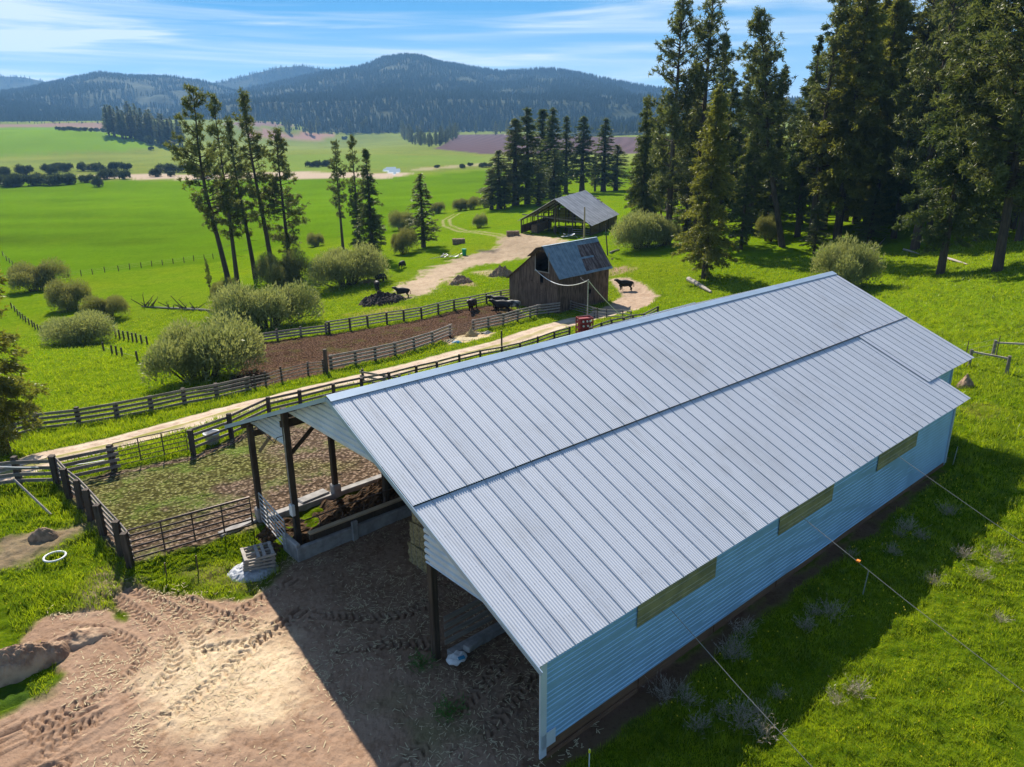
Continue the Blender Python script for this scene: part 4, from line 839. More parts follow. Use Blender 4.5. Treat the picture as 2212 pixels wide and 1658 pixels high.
# dark conifer clump in the valley and scattered trees before the hills
rg=random.Random(9)
for i in range(46):
    u_=i/45;x=232+u_*165+rg.uniform(-5,5);y=289+u_*34+rg.uniform(-9,4);t=y-rg.uniform(48,68)-(6 if .3<u_<.6 else 0)
    rank('conifers of the valley clump',x,'dark conifer of the dense clump by the bright hill field, {}{} from its left end');tree(rg.choice(['slim0','slim1','slim2','fir1']),x,y,t,rg.uniform(1.5,2.3),'fir','dark conifer of the dense clump between bright hill field and hills','valley_conifer',group='conifers of the valley clump')
for i in range(52):
    u_=i/51;x=870+u_*115+rg.uniform(-5,5);y=298+18*math.sin(u_*3.14)+rg.uniform(-6,3);t=y-rg.uniform(20,38)
    rank('conifers at the wood tip beside the plowed field',x,'dark conifer at the wood tip beside the plowed field, {}{} from its left end');tree(rg.choice(['slim0','slim2','fir1','fir0']),x,y,t,rg.uniform(1.4,2.2),'fir','dark conifer at the tip of the wood beside the plowed field','valley_conifer',group='conifers at the wood tip beside the plowed field')
rg=random.Random(12)
for i in range(70):
    x=rg.uniform(600,1400);y=rg.uniform(279,292)+(x-600)*.004;t=y-rg.uniform(18,34)
    rank('conifers along the foot of the hills',x,'conifer at the forest edge below the hills, {}{} from the left of that edge');tree(rg.choice(['slim0','slim1','slim2']),x,y,t,rg.uniform(1.3,2.0),'fir','conifer at the forest edge where the valley meets the hills','valley_conifer',group='conifers along the foot of the hills')
# ------------------------------------------------------------ grass blades, straw, weeds
def blades(name,n,rmin,rmax,azr,hb,wb,m,label,test,seed):
    rg=np.random.default_rng(seed);r=np.sqrt(rg.uniform(rmin**2,rmax**2,n)) if rmax<60 else np.exp(rg.uniform(math.log(rmin),math.log(rmax),n));a=np.radians(rg.uniform(*azr,n));x=np.sin(a)*r;y=np.cos(a)*r
    k=test(x,y,rg);x=x[k];y=y[k];r=r[k];n=len(x)
    ir=np.clip(np.searchsorted(RR,r),1,nr-1);aa=np.arctan2(x,y);ia=np.clip(np.searchsorted(AZ,aa),1,na-1)
    z=Z.reshape(nr,na)[ir-1,ia-1];z=.5*(z+Z.reshape(nr,na)[ir,ia]);hh=rg.uniform(.5,1.25,n)*hb*(.25+1.5*fbm(x*.8,y*.8,3,seed+1)**1.3)*np.clip(r/32,.8,1.7)*np.where(r>60,.75,1.);ww=rg.uniform(.6,1.3,n)*wb*np.clip(r/25,.8,3.6)
    d=unit(np.stack([rg.normal(0,.38,n),rg.normal(0,.38,n),np.ones(n)],1));ok=(cls.reshape(nr,na)[ir,ia]==0)|(sd_poly(np.stack([x,y],1),GP)<0);x=x[ok];y=y[ok];z=z[ok];hh=hh[ok];ww=ww[ok];d=d[ok];Vv,Fv=tris(np.stack([x,y,z-.02],1),d,hh,ww,rg);o=link(name,mesh_np(name,Vv,Fv),m);return tag(o,label,'grass',kind='stuff')
shU=uvl([(-.5,-.6),(29,-.5),(29,20.5),(-.5,20.5)])
def gtest(x,y,rg):
    q=np.stack([x,y],1);k=sd_poly(q,yp)>.15;k&=sd_poly(q,cp)>.15;k&=sd_poly(q,shU)>0;d_,_,_=sd_line(q,road);k&=d_>1.9;k&=sd_poly(q,DP)>.0
    k&=(fbm(x*.5,y*.5,3,19)>.36)|(rg.random(len(x))<.5);k|=(sd_poly(q,GP)<-.1)&(np.hypot(x,y)<40);return k
GP=PX([(0,1478),(60,1482),(130,1467),(110,1500),(40,1530),(-60,1560),(-60,1478)])
DP=PX([(0,1165),(60,1150),(150,1140),(200,1120),(180,1150),(110,1190),(40,1225),(-60,1240)])
M['grass_a']=m_leaf('grass blades',(.055,.125,.005),(.29,.36,.008),(.55,.52,.05),.5,1.1)
blades('meadow_grass',680000,14,125,(-38,40),.22,.024,M['grass_a'],'thick green meadow grass around the shed and yard',gtest,3)
def stest(x,y,rg):
    q=np.stack([x,y],1);s=sd_poly(q,yp);return (s<.5)&(rg.random(len(x))<.15+.75*(fbm(x*.4,y*.4,3,51)>.5))
def straws(name,n,rmin,rmax,azr,m,label,test,seed,sz=1.):
    rg=np.random.default_rng(seed);r=np.sqrt(rg.uniform(rmin**2,rmax**2,n));a=np.radians(rg.uniform(*azr,n));x=np.sin(a)*r;y=np.cos(a)*r;k=test(x,y,rg);x=x[k];y=y[k];r=r[k];n=len(x)
    ir=np.clip(np.searchsorted(RR,r),1,nr-1);ia=np.clip(np.searchsorted(AZ,np.arctan2(x,y)),1,na-1);z=np.maximum(Z.reshape(nr,na)[ir-1,ia-1],Z.reshape(nr,na)[ir,ia])+.012
    t=rg.uniform(0,6.28,n);d=np.stack([np.cos(t),np.sin(t),rg.normal(0,.12,n)],1);l=rg.uniform(.08,.24,n)[:,None]*sz;w_=rg.uniform(.008,.018,n)[:,None]*sz;s=np.stack([-d[:,1],d[:,0],0*t],1);c=np.stack([x,y,z],1)
    V=np.stack([c-s*w_,c+s*w_,c+d*l+s*w_*.6,c+d*l-s*w_*.6],1).reshape(-1,3);o=link(name,mesh_np(name,V,np.arange(n*4).reshape(n,4)),m);return tag(o,label,'straw',kind='stuff')
straws('loose_straw',16000,14,34,(-36,8),M['straw'],'loose straw stalks scattered over the bare dirt yard',stest,8)
def ctest(x,y,rg):return sd_poly(np.stack([x,y],1),cp)<-.2
straws('corral_litter',3500,24,48,(-36,8),M['straw'],'bits of pale litter scattered over the corral mud',ctest,18,.6)
M['flower']=m_plain('yellow dandelion heads',(.75,.55,.02),.2,5,.8,.1)
straws('dandelions',2600,15,52,(-38,40),M['flower'],'scattered tiny yellow dandelion heads in the meadow grass',lambda x,y,rg:gtest(x,y,rg)&(fbm(x*.3,y*.3,3,71)>.48)&(cls.reshape(nr,na)[np.clip(np.searchsorted(RR,np.hypot(x,y)),1,nr-1),np.clip(np.searchsorted(AZ,np.arctan2(x,y)),1,na-1)]==0),28,.45)
_d=bpy.data.objects['dandelions'];_n=len(_d.data.vertices)//4;_c=np.empty(_n*12,np.float32);_d.data.vertices.foreach_get('co',_c);_c=_c.reshape(-1,4,3);_m=_c.mean(1,keepdims=True);_m[:,:,2]+=.17;_q=np.array([[-.5,-.5],[.5,-.5],[.5,.5],[-.5,.5]])*.036;_c=np.repeat(_m,4,1);_c[:,:,:2]+=_q[None];_c[:,2:,2]+=.02;_d.data.vertices.foreach_set('co',_c.ravel().astype(np.float32));_d.data.update();_d['label']='scattered tiny yellow dandelion heads in the meadow grass'
# dry weed clumps on the right
def weedmesh(seed,green=False):
    rg=np.random.default_rng(seed);n=70;b0=np.stack([rg.normal(0,.16,n),rg.normal(0,.16,n),np.zeros(n)],1);d=unit(np.stack([rg.normal(0,.42,n),rg.normal(0,.42,n),np.ones(n)],1));l=rg.uniform(.4,1.,n)
    V1,F1=tris(b0,d,l,np.full(n,.011),rg);k=rg.integers(0,n,n*4);p=b0[k]+d[k]*(l[k]*rg.uniform(.45,1.,n*4))[:,None];V2,F2=tris(p,unit(d[k]+rg.normal(0,.5,(n*4,3))),rg.uniform(.06,.15,n*4),rg.uniform(.010,.022,n*4)*(2 if green else 1),rg)
    return mesh_np('weed_clump',np.vstack([V1,V2]),np.vstack([F1,F2+len(V1)]))
WM=[weedmesh(i) for i in range(4)];GM=[weedmesh(20+i,True) for i in range(2)]
def R5(x,y):return 1420+.4352*x,936+.4352*y
wl=[((1200,510),'shade'),((1160,600),'shade'),((1235,480),'shade'),((1310,520),'shade'),((1440,400),'shade'),((960,610),'shade'),((1510,610),'sunlit weed nearest the shadow edge, largest of the far sunlit ones'),((1690,630),'sunlit'),((1365,745),'sunlit'),((1605,720),'sunlit'),((1700,930),'sunlit'),((740,970),'shade'),((860,910),'shade'),((890,1340),'big pale one at the shadow edge'),((985,1290),'edge'),((600,1310),'shade'),((380,1060),'shade'),((430,1000),'shade'),((410,1110),'shade'),((350,1110),'shade'),((120,1280),'shade'),((150,1340),'shade'),((30,1310),'shade'),((500,1390),'shade'),((430,1400),'shade'),((310,1390),'shade'),((200,1470),'shade'),((530,1500),'shade'),((780,900),'shade'),((410,1450),'shade')]
for i,((x,y),w_) in enumerate(wl):
    p=atT(*R5(x,y));o=link('dry_weed',WM[i%4],M['dead_weed']);o.location=tuple(p);s_=.5+.3*((i*7)%5)/4;o.scale=(s_*1.25,s_*1.25,s_*.8);o.rotation_euler=(0,0,i*1.3)
    if w_=='shade':rank('dry weeds in the shed shadow',R5(x,y)[0],'pale dry weed clump in the shed shadow on the right grass, {}{} from the left')
    if w_=='sunlit':rank('dry weeds in the sunny meadow',R5(x,y)[0],'bleached dry weed clump in the sunlit meadow right of the shed, {}{} from the left')
    if w_=='shade':tag(o,'pale dry weed clump in the shed shadow on the right grass','weed','dry weeds in the shed shadow')
    else:tag(o,{'sunlit':'bleached dry weed clump in the sunlit meadow right of the shed','edge':'double dry weed clump beside the biggest one at the shadow edge'}.get(w_,w_ if 'weed' in w_ else 'big pale dry weed at the lower shadow edge right of the shed'),'weed','dry weeds in the sunny meadow' if w_=='sunlit' else None)
for x,y,s_,l in ((915,1440,1.,'small green weed growing at the foot of the right shed post'),(975,1545,1.1,'green weed patch in the shaded dirt of the yard'),(560,1120,.6,'tuft of weeds at the foot of the corner post')):
    o=link('green_weed',GM[0],M['weed_green']);o.location=tuple(atT(x,y));o.scale=(s_,s_,s_*.6);tag(o,l,'weed')

for g,L_ in RANK.items():
    obs_=[o for o in bpy.data.objects if o.parent is None and o.get('group')==g]
    assert len(obs_)==len(L_),(g,len(obs_),len(L_))
    obs_.sort(key=lambda o:o.get('_i',0));idx=sorted(range(len(L_)),key=lambda i:L_[i][0])
    px_=sorted(range(len(obs_)),key=lambda i:proj(np.array(obs_[i].location))[0])
    for n_,(i,j) in enumerate(zip(px_,idx)):obs_[i]['label']=L_[j][1].format(L_[j][2],ordn(n_+1))
# ------------------------------------------------------------ fences
def sweep(pts,w,h):
    """box section following a run of points"""
    pts=[Vector(p) for p in pts];v=[];f=[]
    for i,p in enumerate(pts):
        d=pts[min(i+1,len(pts)-1)]-pts[max(i-1,0)];s=Vector((-d.y,d.x,0)).normalized()*w/2;z=Vector((0,0,h/2))
        v+=[p-s-z,p+s-z,p+s+z,p-s+z]
    for i in range(len(pts)-1):
        for k in range(4):f.append((i*4+k,i*4+(k+1)%4,i*4+4+(k+1)%4,i*4+4+k))
    f+=[(0,3,2,1),tuple(len(v)-4+k for k in range(4))];return v,f
FR=random.Random(21)
def fence(label,pts,ph,rails,pw=.2,rw=.045,rh=.15,dz=0.,side=1,name='board_fence',postm='post_wood',railm='fence_wood',ext=.3,skip=(),round_=False,world=None,sagr=.02,cat='fence',noposts=()):
    P_=[np.array(p) for p in world] if world else [atT(x,y,dz) for x,y in pts]
    if dz:P_=[np.array([p[0],p[1],float(Zf(p[0],p[1])[0])]) for p in P_]
    o=empty(name,P_[0],label,cat);b0=P_[0]
    for i,p in enumerate(P_):
        if i in noposts:continue
        q=p-b0;h=ph*FR.uniform(.95,1.06);lx,ly=FR.uniform(-.04,.04),FR.uniform(-.04,.04)
        m=MB()
        if round_:m.tube([(q[0],q[1],q[2]-.3),(q[0]+lx,q[1]+ly,q[2]+h)],pw/2,8)
        else:m.beam((q[0],q[1],q[2]-.3),(q[0]+lx,q[1]+ly,q[2]+h),pw,pw)
        m.build('post',M[postm],o)
    for zr in rails:
        run=[]
        for i in range(len(P_)):
            q=P_[i]-b0;d=(P_[min(i+1,len(P_)-1)]-P_[max(i-1,0)])[:2];n=np.array([-d[1],d[0]])/np.hypot(*d);off=side*(pw/2+rw/2+.004)
            run.append(np.array([q[0]+n[0]*off,q[1]+n[1]*off,q[2]+zr+FR.uniform(-sagr,sagr)]))
        d0=run[0]-run[1];d1=run[-1]-run[-2];run[0]=run[0]+d0/np.linalg.norm(d0)*ext;run[-1]=run[-1]+d1/np.linalg.norm(d1)*ext
        v,f=sweep(run,rw,rh);me=bpy.data.meshes.new('rail');me.from_pydata([tuple(x) for x in v],[],f);link('rail',me,M[railm],o)
    return o
R4=(.32,.68,1.02,1.34)
fence('weathered board fence between the road and the corral, left of the pipe gate',[(-60,1060),(44,1046),(124,1045),(248,1017)],1.5,(.28,.62,.96,1.28),.24,.05,.17,side=-1)
fence('weathered board fence running from the pipe gate downhill behind the shed ridge',[(418,982),(501,949)],1.5,R4,.22,side=1,ext=.1)
tops=[(577,861),(646,845),(719,828),(779,816),(840,804),(898,790),(944,780),(992,768),(1037,757),(1084,749),(1124,740),(1162,729),(1198,716),(1230,707)]
b1=atT(501,949);fence('long board fence seen over the shed roof along the near side of the road',None,1.45,R4,.2,side=1,world=[b1]+[atT(x,y,1.45)-np.array([0,0,1.45]) for x,y in tops],noposts=(0,))
fence('board fence beyond the red cage rack, over the shed ridge',None,1.4,(.65,.98,1.3),.2,side=1,world=[atT(x,y,1.4)-np.array([0,0,1.4]) for x,y in ((1278,706),(1300,698),(1322,691),(1348,686),(1368,680),(1392,678),(1421,663))])
fence('five-rail board fence down the left end of the corral',[(124,1046),(150,1076),(176,1098),(198,1122),(224,1154),(263,1198),(283,1224)],1.5,(.3,.58,.86,1.12,1.4),.24,.045,.13,side=1,ext=.1)
fence('dark weathered four-board fence along the far side of the road at left',[(-40,958),(35,944),(86,931),(172,921),(254,907),(329,892),(400,876),(470,863),(535,847)],1.3,(.25,.58,.9,1.2),.24,.05,.18,side=-1)
fence('wire and board fence with thin posts beside the round willow',[(552,843),(575,838),(610,826),(666,812),(700,808)],1.3,(.3,.6,.9,1.15),.14,.03,.07,side=-1)
fence('pen fence of rails with dark posts along the road, left stretch',[(716,800),(768,789),(811,780),(854,769),(895,757),(934,744),(972,728)],1.4,R4,.24,.06,.17,side=-1,railm='pen_wood')
fence('sagging mesh gate section in the middle of the pen fence',[(972,728),(1022,717)],1.2,(.15,.35,.55,.75,.95,1.15),.08,.02,.03,side=-1,ext=0,name='mesh_gate',postm='pipe',railm='pipe',cat='gate')
fence('pen fence of rails with dark posts beside the old barn, right stretch',[(1022,717),(1055,710),(1087,703),(1118,694),(1145,687),(1160,683),(1185,680),(1204,677)],1.4,R4,.24,.06,.17,side=-1,railm='pen_wood')
fence('back fence of the muddy pen running up to the old barn',[(712,721),(757,714),(795,707),(836,700),(873,695),(911,688),(947,679),(981,671),(1016,665),(1051,657),(1082,651),(1110,646)],1.4,R4,.22,.05,.15,side=1,railm='pen_wood')
fence('weathered plank fence in front of the pale willow bush at the pen end',[(552,742),(600,735),(650,728),(705,721)],1.2,(.3,.62,.94),.2,.05,.2,side=-1)
fence('short white metal gate between pen fence and old barn',[(1053,656),(1095,664)],1.2,(.35,.75,1.15),.07,.04,.06,side=-1,name='pipe_gate',postm='pipe_light',railm='pipe_light',ext=0,cat='gate')
fence('pale plank gate panel leaning at the old barn corner',[(1211,667),(1234,671)],1.3,(.25,.55,.85,1.15),.08,.05,.2,side=-1,name='plank_gate',postm='dead_wood',railm='dead_wood',ext=.1,cat='gate')
fence('dark rail gate in the barn shadow right of the pale plank gate',[(1234,672),(1262,680),(1290,688)],1.3,(.3,.6,.9,1.2),.1,.04,.1,side=-1,name='rail_gate',ext=0,cat='gate')
fence('bleached rail fence crossing from barn shadow to the roadside fence',[(1284,686),(1310,689),(1345,690),(1362,693)],1.15,(.3,.7,1.08),.12,.05,.1,side=-1,railm='dead_wood')
fence('board fence beside the short far side of the corral gateway with tilted rail',None,1.3,(.35,.7,1.05),.18,side=-1,world=[atT(x,y,1.3)-np.array([0,0,1.3]) for x,y in ((783,797),(830,805),(862,810),(885,808))])
fence('low wooden brace fence in the meadow beyond the shed corner, near rail',None,1.3,(1.15,),.24,.12,.12,round_=True,side=0,name='brace_fence',postm='grey_wood',railm='dead_wood',world=[atT(2093,792),atT(2174,808)],ext=0)
fence('wooden brace fence in the meadow running out at the right edge',None,1.3,(1.15,),.24,.12,.12,round_=True,side=0,name='brace_fence',postm='grey_wood',railm='dead_wood',world=[atT(2143,771),atT(2260,778)],ext=0)
def wirefence(label,pts,ph,pw,wires,n='wire_fence'):
    return fence(label,pts,ph,wires,pw,.012,.012,name=n,railm='wire',sagr=.01,ext=0,side=1)
def D0(x,y):return x*.3256,504+y*.3256
wirefence('row of thin steel posts along the near edge of the green field',[D0(*p) for p in ((330,303),(455,291),(540,286),(615,276),(697,263),(787,253),(862,241),(938,231),(1008,221),(1078,214),(1150,206),(1222,196),(1287,186),(1357,179),(1415,171),(1480,160),(1560,150))],1.35,.13,(.5,.9,1.2))
wirefence('line of short dark posts dropping down the slope at far left',[D0(*p) for p in ((78,500),(100,520),(120,545),(137,562),(155,577),(172,592),(195,607),(217,622),(235,637),(255,648),(272,658),(330,700))],1.0,.14,(.4,.8))
wirefence('line of leaning dark posts between the slope bushes and the round willow',[D0(*p) for p in ((770,692),(795,702),(825,707),(855,715),(882,723),(910,729),(943,738),(980,750))],1.25,.16,(.4,.8,1.1))
wirefence('short row of broken posts in weeds left of the round willow',[D0(*p) for p in ((690,785),(745,805),(775,815),(813,825),(915,855))],1.1,.15,(.5,))
wirefence('few posts at the far left picture edge by the tree',[D0(*p) for p in ((20,150),(45,185),(65,200),(85,215))],1.3,.15,(.5,.9))
wirefence('thin steel posts of the fence beyond the shed corner in the meadow',[(2082,790),(2150,775)],1.9,.05,(.4,.8,1.2,1.6))
# pipe gates
def pipegate(label,A,B,h,nr,uprights,m,z0=.18,r=.028,name='pipe_gate'):
    A=np.array(A,float);B=np.array(B,float);o=empty(name,A,label,'gate');d=B-A;t=lambda k,z:tuple(d*k+np.array([0,0,z]))
    fr=MB();fr.tube([t(0,z0-.02),t(0,h),t(1,h),t(1,z0-.02)],r*1.15,6);fr.build('frame',M[m],o)
    for i in range(nr):MB().tube([t(0,z0+(h-z0)*i/nr),t(1,z0+(h-z0)*i/nr)],r*.9,5).build('rail',M[m],o)
    for k in uprights:MB().beam(t(k,z0-.03),t(k,h+.02),.05,.04).build('upright',M[m],o)
    return o
pipegate('thin rusty pipe gate opening from the corral onto the road',atT(254,1013),atT(407,977),1.45,5,(.33,.66),'pipe',r=.03)
pipegate('long six-rail pipe panel along the front of the corral',atT(290,1216),atT(547,1141),1.5,5,(.25,.5,.75),'pipe',r=.048)
pipegate('silvery pipe gate closing the end of the silage lane',UV(.0,18.0),UV(-.3,14.9),1.5,6,(.3,.62),'pipe_light',r=.027)
for x,y,l in ((361,1252,'left small steel stake in the grass before the pipe panel'),(428,1236,'right small steel stake in the grass before the pipe panel')):
    p=atT(x,y);o=MB().tube([(0,0,-.2),(.02,0,.75)],.025,5).build('steel_stake',M['pipe']);o.location=tuple(p);tag(o,l,'stake')
# ------------------------------------------------------------ old barn
BA=0.774;BO=np.array([5.79,93.39,-6.25]);bw,bl,hL,hR,hT,rv=8.58,10.02,3.63,4.83,8.1,2.56
barn=empty('old_barn',BO,'leaning old wooden barn with rusting blue-grey tin roof beside the road','barn',rz=BA)
bs=np.array([math.cos(BA),math.sin(BA),0]);bv=np.array([-math.sin(BA),math.cos(BA),0])
def on_front(px,py):
    d=ray(px,py);t=((BO-C0)@bs)/(d@bs);q=C0+d*t-BO;return q@bv,q[2]
def bprof(v):return hR+(hT-hR)*(v/rv) if v<rv else hT+(hL-hT)*(v-rv)/(bw-rv)
la=on_front(1157,546);lb=on_front(1186,590);na_=on_front(1166,591);nb_=on_front(1173,616);da=on_front(1165,626);db=on_front(1169,662)
OP=[(lb[0],la[0],lb[1],la[1]+.2),(nb_[0],na_[0],nb_[1],na_[1]),(db[0],da[0],0,da[1])]
def boards(name,fn,n,m,parent,opens=(),wd=.26,th=.03,gap=.012,seed=1):
    """upright boards, each its own width, along a wall; fn(v)->(x,y,top)"""
    r=random.Random(seed);mb=MB();v=0.
    while v<n:
        w_=wd*r.uniform(.7,1.2);e=min(v+w_,n);c=(v+e)/2;x0,y0,t0=fn(v);x1,y1,t1=fn(e-gap);z0=r.uniform(-.15,.02)
        cuts=[(z0,max(t0,t1))]
        for a,b_,c0,c1 in opens:
            if a<c<b_:
                nc=[]
                for p,q in cuts:
                    if c0>p+.05:nc.append((p,min(q,c0)))
                    if c1<q-.05:nc.append((max(p,c1),q))
                cuts=nc
        dx,dy=x1-x0,y1-y0;l=math.hypot(dx,dy) or 1;nx,ny=-dy/l*th,dx/l*th;o_=r.uniform(0,.012);nx0,ny0=nx/th*o_,ny/th*o_
        for p,q in cuts:
            ta,tb=(min(q,t0),min(q,t1)) if q>=max(t0,t1)-1e-6 else (q,q)
            if ta<=p:continue
            b=len(mb.v);X0,Y0,X1,Y1=x0+nx0,y0+ny0,x1+nx0,y1+ny0
            mb.v+=[(X0,Y0,p),(X1,Y1,p),(X1,Y1,tb),(X0,Y0,ta),(X0+nx,Y0+ny,p),(X1+nx,Y1+ny,p),(X1+nx,Y1+ny,tb),(X0+nx,Y0+ny,ta)]
            mb.f+=[(b,b+3,b+2,b+1),(b+4,b+5,b+6,b+7),(b,b+1,b+5,b+4),(b+1,b+2,b+6,b+5),(b+2,b+3,b+7,b+6),(b+3,b,b+4,b+7)]
        v=e
    return mb.build(name,m,parent)
boards('front_wall',lambda v:(0,v,bprof(v)-.05),bw,M['barn_board'],barn,OP,seed=2)
boards('side_wall',lambda v:(v,0,hR-.05),bl,M['barn_board'],barn,[(5.8,6.4,1.6,2.2)],seed=3)
boards('back_wall',lambda v:(bl,v,bprof(v)-.05),bw,M['barn_board'],barn,seed=4)
boards('side_wall',lambda v:(v,bw,hL-.05),bl,M['barn_board'],barn,seed=5)
MB().box((bl/2,bw/2,3.6),(bl-.3,bw-.3,.08)).build('loft_floor',M['interior'],barn)
for a,b_,c0,c1 in (OP[0],):
    m=MB();m.box((-.05,(a+b_)/2,c0),(.06,b_-a+.2,.12));m.box((-.05,a,(c0+c1)/2),(.05,.1,c1-c0));m.box((-.05,b_,(c0+c1)/2),(.05,.1,c1-c0));m.build('loft_door_frame',M['dead_wood'],barn)
MB().beam((-.06,.2,3.25),(-.06,5.6,3.75),.04,.16).build('crossboard',M['barn_board'],barn)
m=MB()
for y0,y1 in ((3.9,5.6),(1.9,3.6)):
    for k in range(6):m.box((-.06,y0+(y1-y0)*(k+.5)/6,1.35),(.035,(y1-y0)/6-.015,2.5))
    m.beam((-.09,y0,.5),(-.09,y1,.5),.03,.14);m.beam((-.09,y0,2.2),(-.09,y1,2.2),.03,.14)
m.build('barn_door',M['barn_board'],barn)
def roofplane(name,s0,s1,va,za,vb,zb,m,parent,th=.06,pitch=.62,corr=.012,rows=2):
    """one pitched sheet; its own axes: x along the barn, y up the slope"""
    L_=math.hypot(vb-va,zb-za);ss=np.arange(s0,s1+.001,.05);n=len(ss);pr=corr*np.sin(2*np.pi*ss/.2)+np.clip(1-np.abs(((ss/pitch)%1)-.5)/.08,0,1)*.03;V=[]
    for j in range(rows+1):V.append(np.stack([ss-s0,np.full(n,L_*j/rows),pr-.05*math.sin(math.pi*j/rows)+.03*np.sin(ss*1.1+j)],1))
    V=np.concatenate(V);I2=np.arange(n*(rows+1)).reshape(rows+1,n);f=np.stack([I2[:-1,:-1],I2[:-1,1:],I2[1:,1:],I2[1:,:-1]],-1).reshape(-1,4);V2=V-np.array([0,0,th])
    N_=len(V);eb=[np.stack([e_[:-1],e_[1:],e_[1:]+N_,e_[:-1]+N_],-1) for e_ in (I2[0],I2[-1],I2[:,0],I2[:,-1])]
    o=link(name,mesh_np(name,np.vstack([V,V2]),[f,f[:,::-1]+N_]+eb,False),m,parent)
    yv=Vector((0,(vb-va)/L_,(zb-za)/L_));xv=Vector((1,0,0));zv=xv.cross(yv)
    if zv.z<0:
        zv=-zv;xv=-xv
    o.matrix_local=Matrix(((xv.x,yv.x,zv.x,s0 if xv.x>0 else s1),(xv.y,yv.y,zv.y,va),(xv.z,yv.z,zv.z,za),(0,0,0,1)));return o
sl=(hT-hR)/rv
roofplane('tin_roof',-.12,bl+.45,-.38,hR-.38*sl+.08,rv,hT+.08,M['old_roof'],barn)
sl2=(hT-hL)/(bw-rv);roofplane('shingle_roof',-.35,bl+.3,bw+.4,hL-.4*sl2+.08,rv,hT+.06,M['barn_board'],barn,corr=.0)
roofplane('hood_roof',-1.3,-.36,rv+1.6,hT-1.6*sl2+.04,rv,hT+.04,M['barn_board'],barn,corr=0.)
MB().beam((-.2,rv,hT+.10),(bl+.4,rv,hT+.10),.22,.05).build('ridge_cap',M['trim'],barn)
MB().beam((-1.2,rv,hT-.1),(0,rv,hT-.25),.12,.16).build('hay_beam',M['dark_wood'],barn)
# ------------------------------------------------------------ far open barn
FA=1.173;FO=np.array([17.06,165.19,-7.15]);fw_,fl=15.92,21.0;fh=(2.7,3.1,7.67)
fbn=empty('hay_barn',FO,'low wide open-fronted barn with grey tin roof below the firs','barn',rz=FA)
def fprof(v):return fh[0]+(fh[2]-fh[0])*v/(fw_/2) if v<fw_/2 else fh[2]+(fh[1]-fh[2])*(v-fw_/2)/(fw_/2)
roofplane('tin_roof',-.8,fl+.5,-.6,fh[0]-.3,fw_/2,fh[2]+.05,M['grey_roof'],fbn,pitch=.9)
roofplane('tin_roof',-.8,fl+.5,fw_+.6,fh[1]-.3,fw_/2,fh[2]+.05,M['grey_roof'],fbn,pitch=.9)
for s in (0,7,14,21):
    for v in (0,4.,fw_/2,12.,fw_):
        MB().beam((s,v,-.3),(s,v,fprof(v)-.15),.24,.24).build('post',M['post_wood'],fbn)
for s in (0,7,14,21):MB().beam((s,.2,2.9),(s,fw_-.2,4.15 if s==0 else 3.),.08,.22).build('tie_beam',M['grey_wood'],fbn)
for s in (0,7,14,21):
    m=MB();m.beam((s,0,fh[0]-.25),(s,fw_/2,fh[2]-.15),.1,.22);m.beam((s,fw_/2,fh[2]-.15),(s,fw_,fh[1]-.25),.1,.22);m.build('rafter',M['interior'],fbn)
boards('side_wall',lambda v:(v,fw_,1.75),fl,M['barn_board'],fbn,wd=.35,seed=7)
boards('side_wall',lambda v:(v,0,2.4),fl,M['barn_board'],fbn,wd=.35,seed=8)
boards('back_wall',lambda v:(fl,v,min(3.4,fprof(v))),fw_,M['barn_board'],fbn,wd=.4,gap=.03,seed=9)
for i in range(9):MB().beam((1.2+i*2.3,fw_,1.7),(1.2+i*2.3,fw_,2.95),.12,.12).build('stud',M['post_wood'],fbn)
for i in range(5):MB().beam((fl,2.5+i*.5,3.9+i*.62),(fl,13.4-i*.5,3.9+i*.62),.05,.2).build('gable_slat',M['barn_board'],fbn)
for i in range(3):MB().beam((-.1,.2,.5+i*.45),(-.1,4.,.5+i*.45),.05,.15).build('front_rail',M['grey_wood'],fbn)
MB().box((-.1,fw_/2-1.,5.6),(.12,.2,.2)).build('lamp',M['white_plastic'],fbn)
def fb_pt(s,v,z=0.):return tuple(FO+np.array([math.cos(FA)*s-math.sin(FA)*v,math.sin(FA)*s+math.cos(FA)*v,z]))
def bale(loc,rz,label,size=(2.3,1.2,1.1),m='old_hay',group=None,seed=0):
    o=empty('hay_bale',loc,label,'hay bale',group,rz);bb=bmesh.new();bmesh.ops.create_cube(bb,size=1);bmesh.ops.subdivide_edges(bb,edges=bb.edges[:],cuts=7,use_grid_fill=True);rr=random.Random(seed)
    for v in bb.verts:v.co=Vector((v.co.x*size[0]+rr.uniform(-.05,.05),v.co.y*size[1]+rr.uniform(-.05,.05),(v.co.z+.5)*size[2]+rr.uniform(-.05,.05)-.05))
    me=bpy.data.meshes.new('bale_body');bb.to_mesh(me);bb.free();link('bale_body',me,M[m],o)
    t=MB()
    for x in (-.3,.3):t.tube([(x*size[0],-size[1]/2-.02,0),(x*size[0],-size[1]/2-.02,size[2]),(x*size[0],size[1]/2+.02,size[2]),(x*size[0],size[1]/2+.02,0)],.012,4)
    t.build('twine',M['wire'],o);return o
bale(atT(1108,510),.1,'brown rectangular hay bale on the grass left of the far barn',(2.7,1.2,1.1),seed=1)
bale(atT(991,527),.1,'brown hay bale alone on the grass near the lone small pine',(2.6,1.3,1.1),'old_hay',seed=2)
bale(atT(1151,499),.6,'small upright hay bale at the front post of the far barn',(1.2,1.,1.5),seed=3)
for i in range(4):bale(fb_pt(3+i*2.5,13.6,0),FA,'dim hay bale by the left wall inside the far barn, %s from the open front'%('nearest','second','third','deepest')[i],(2.3,1.3,1.6),group='bales inside the far barn',seed=5+i)
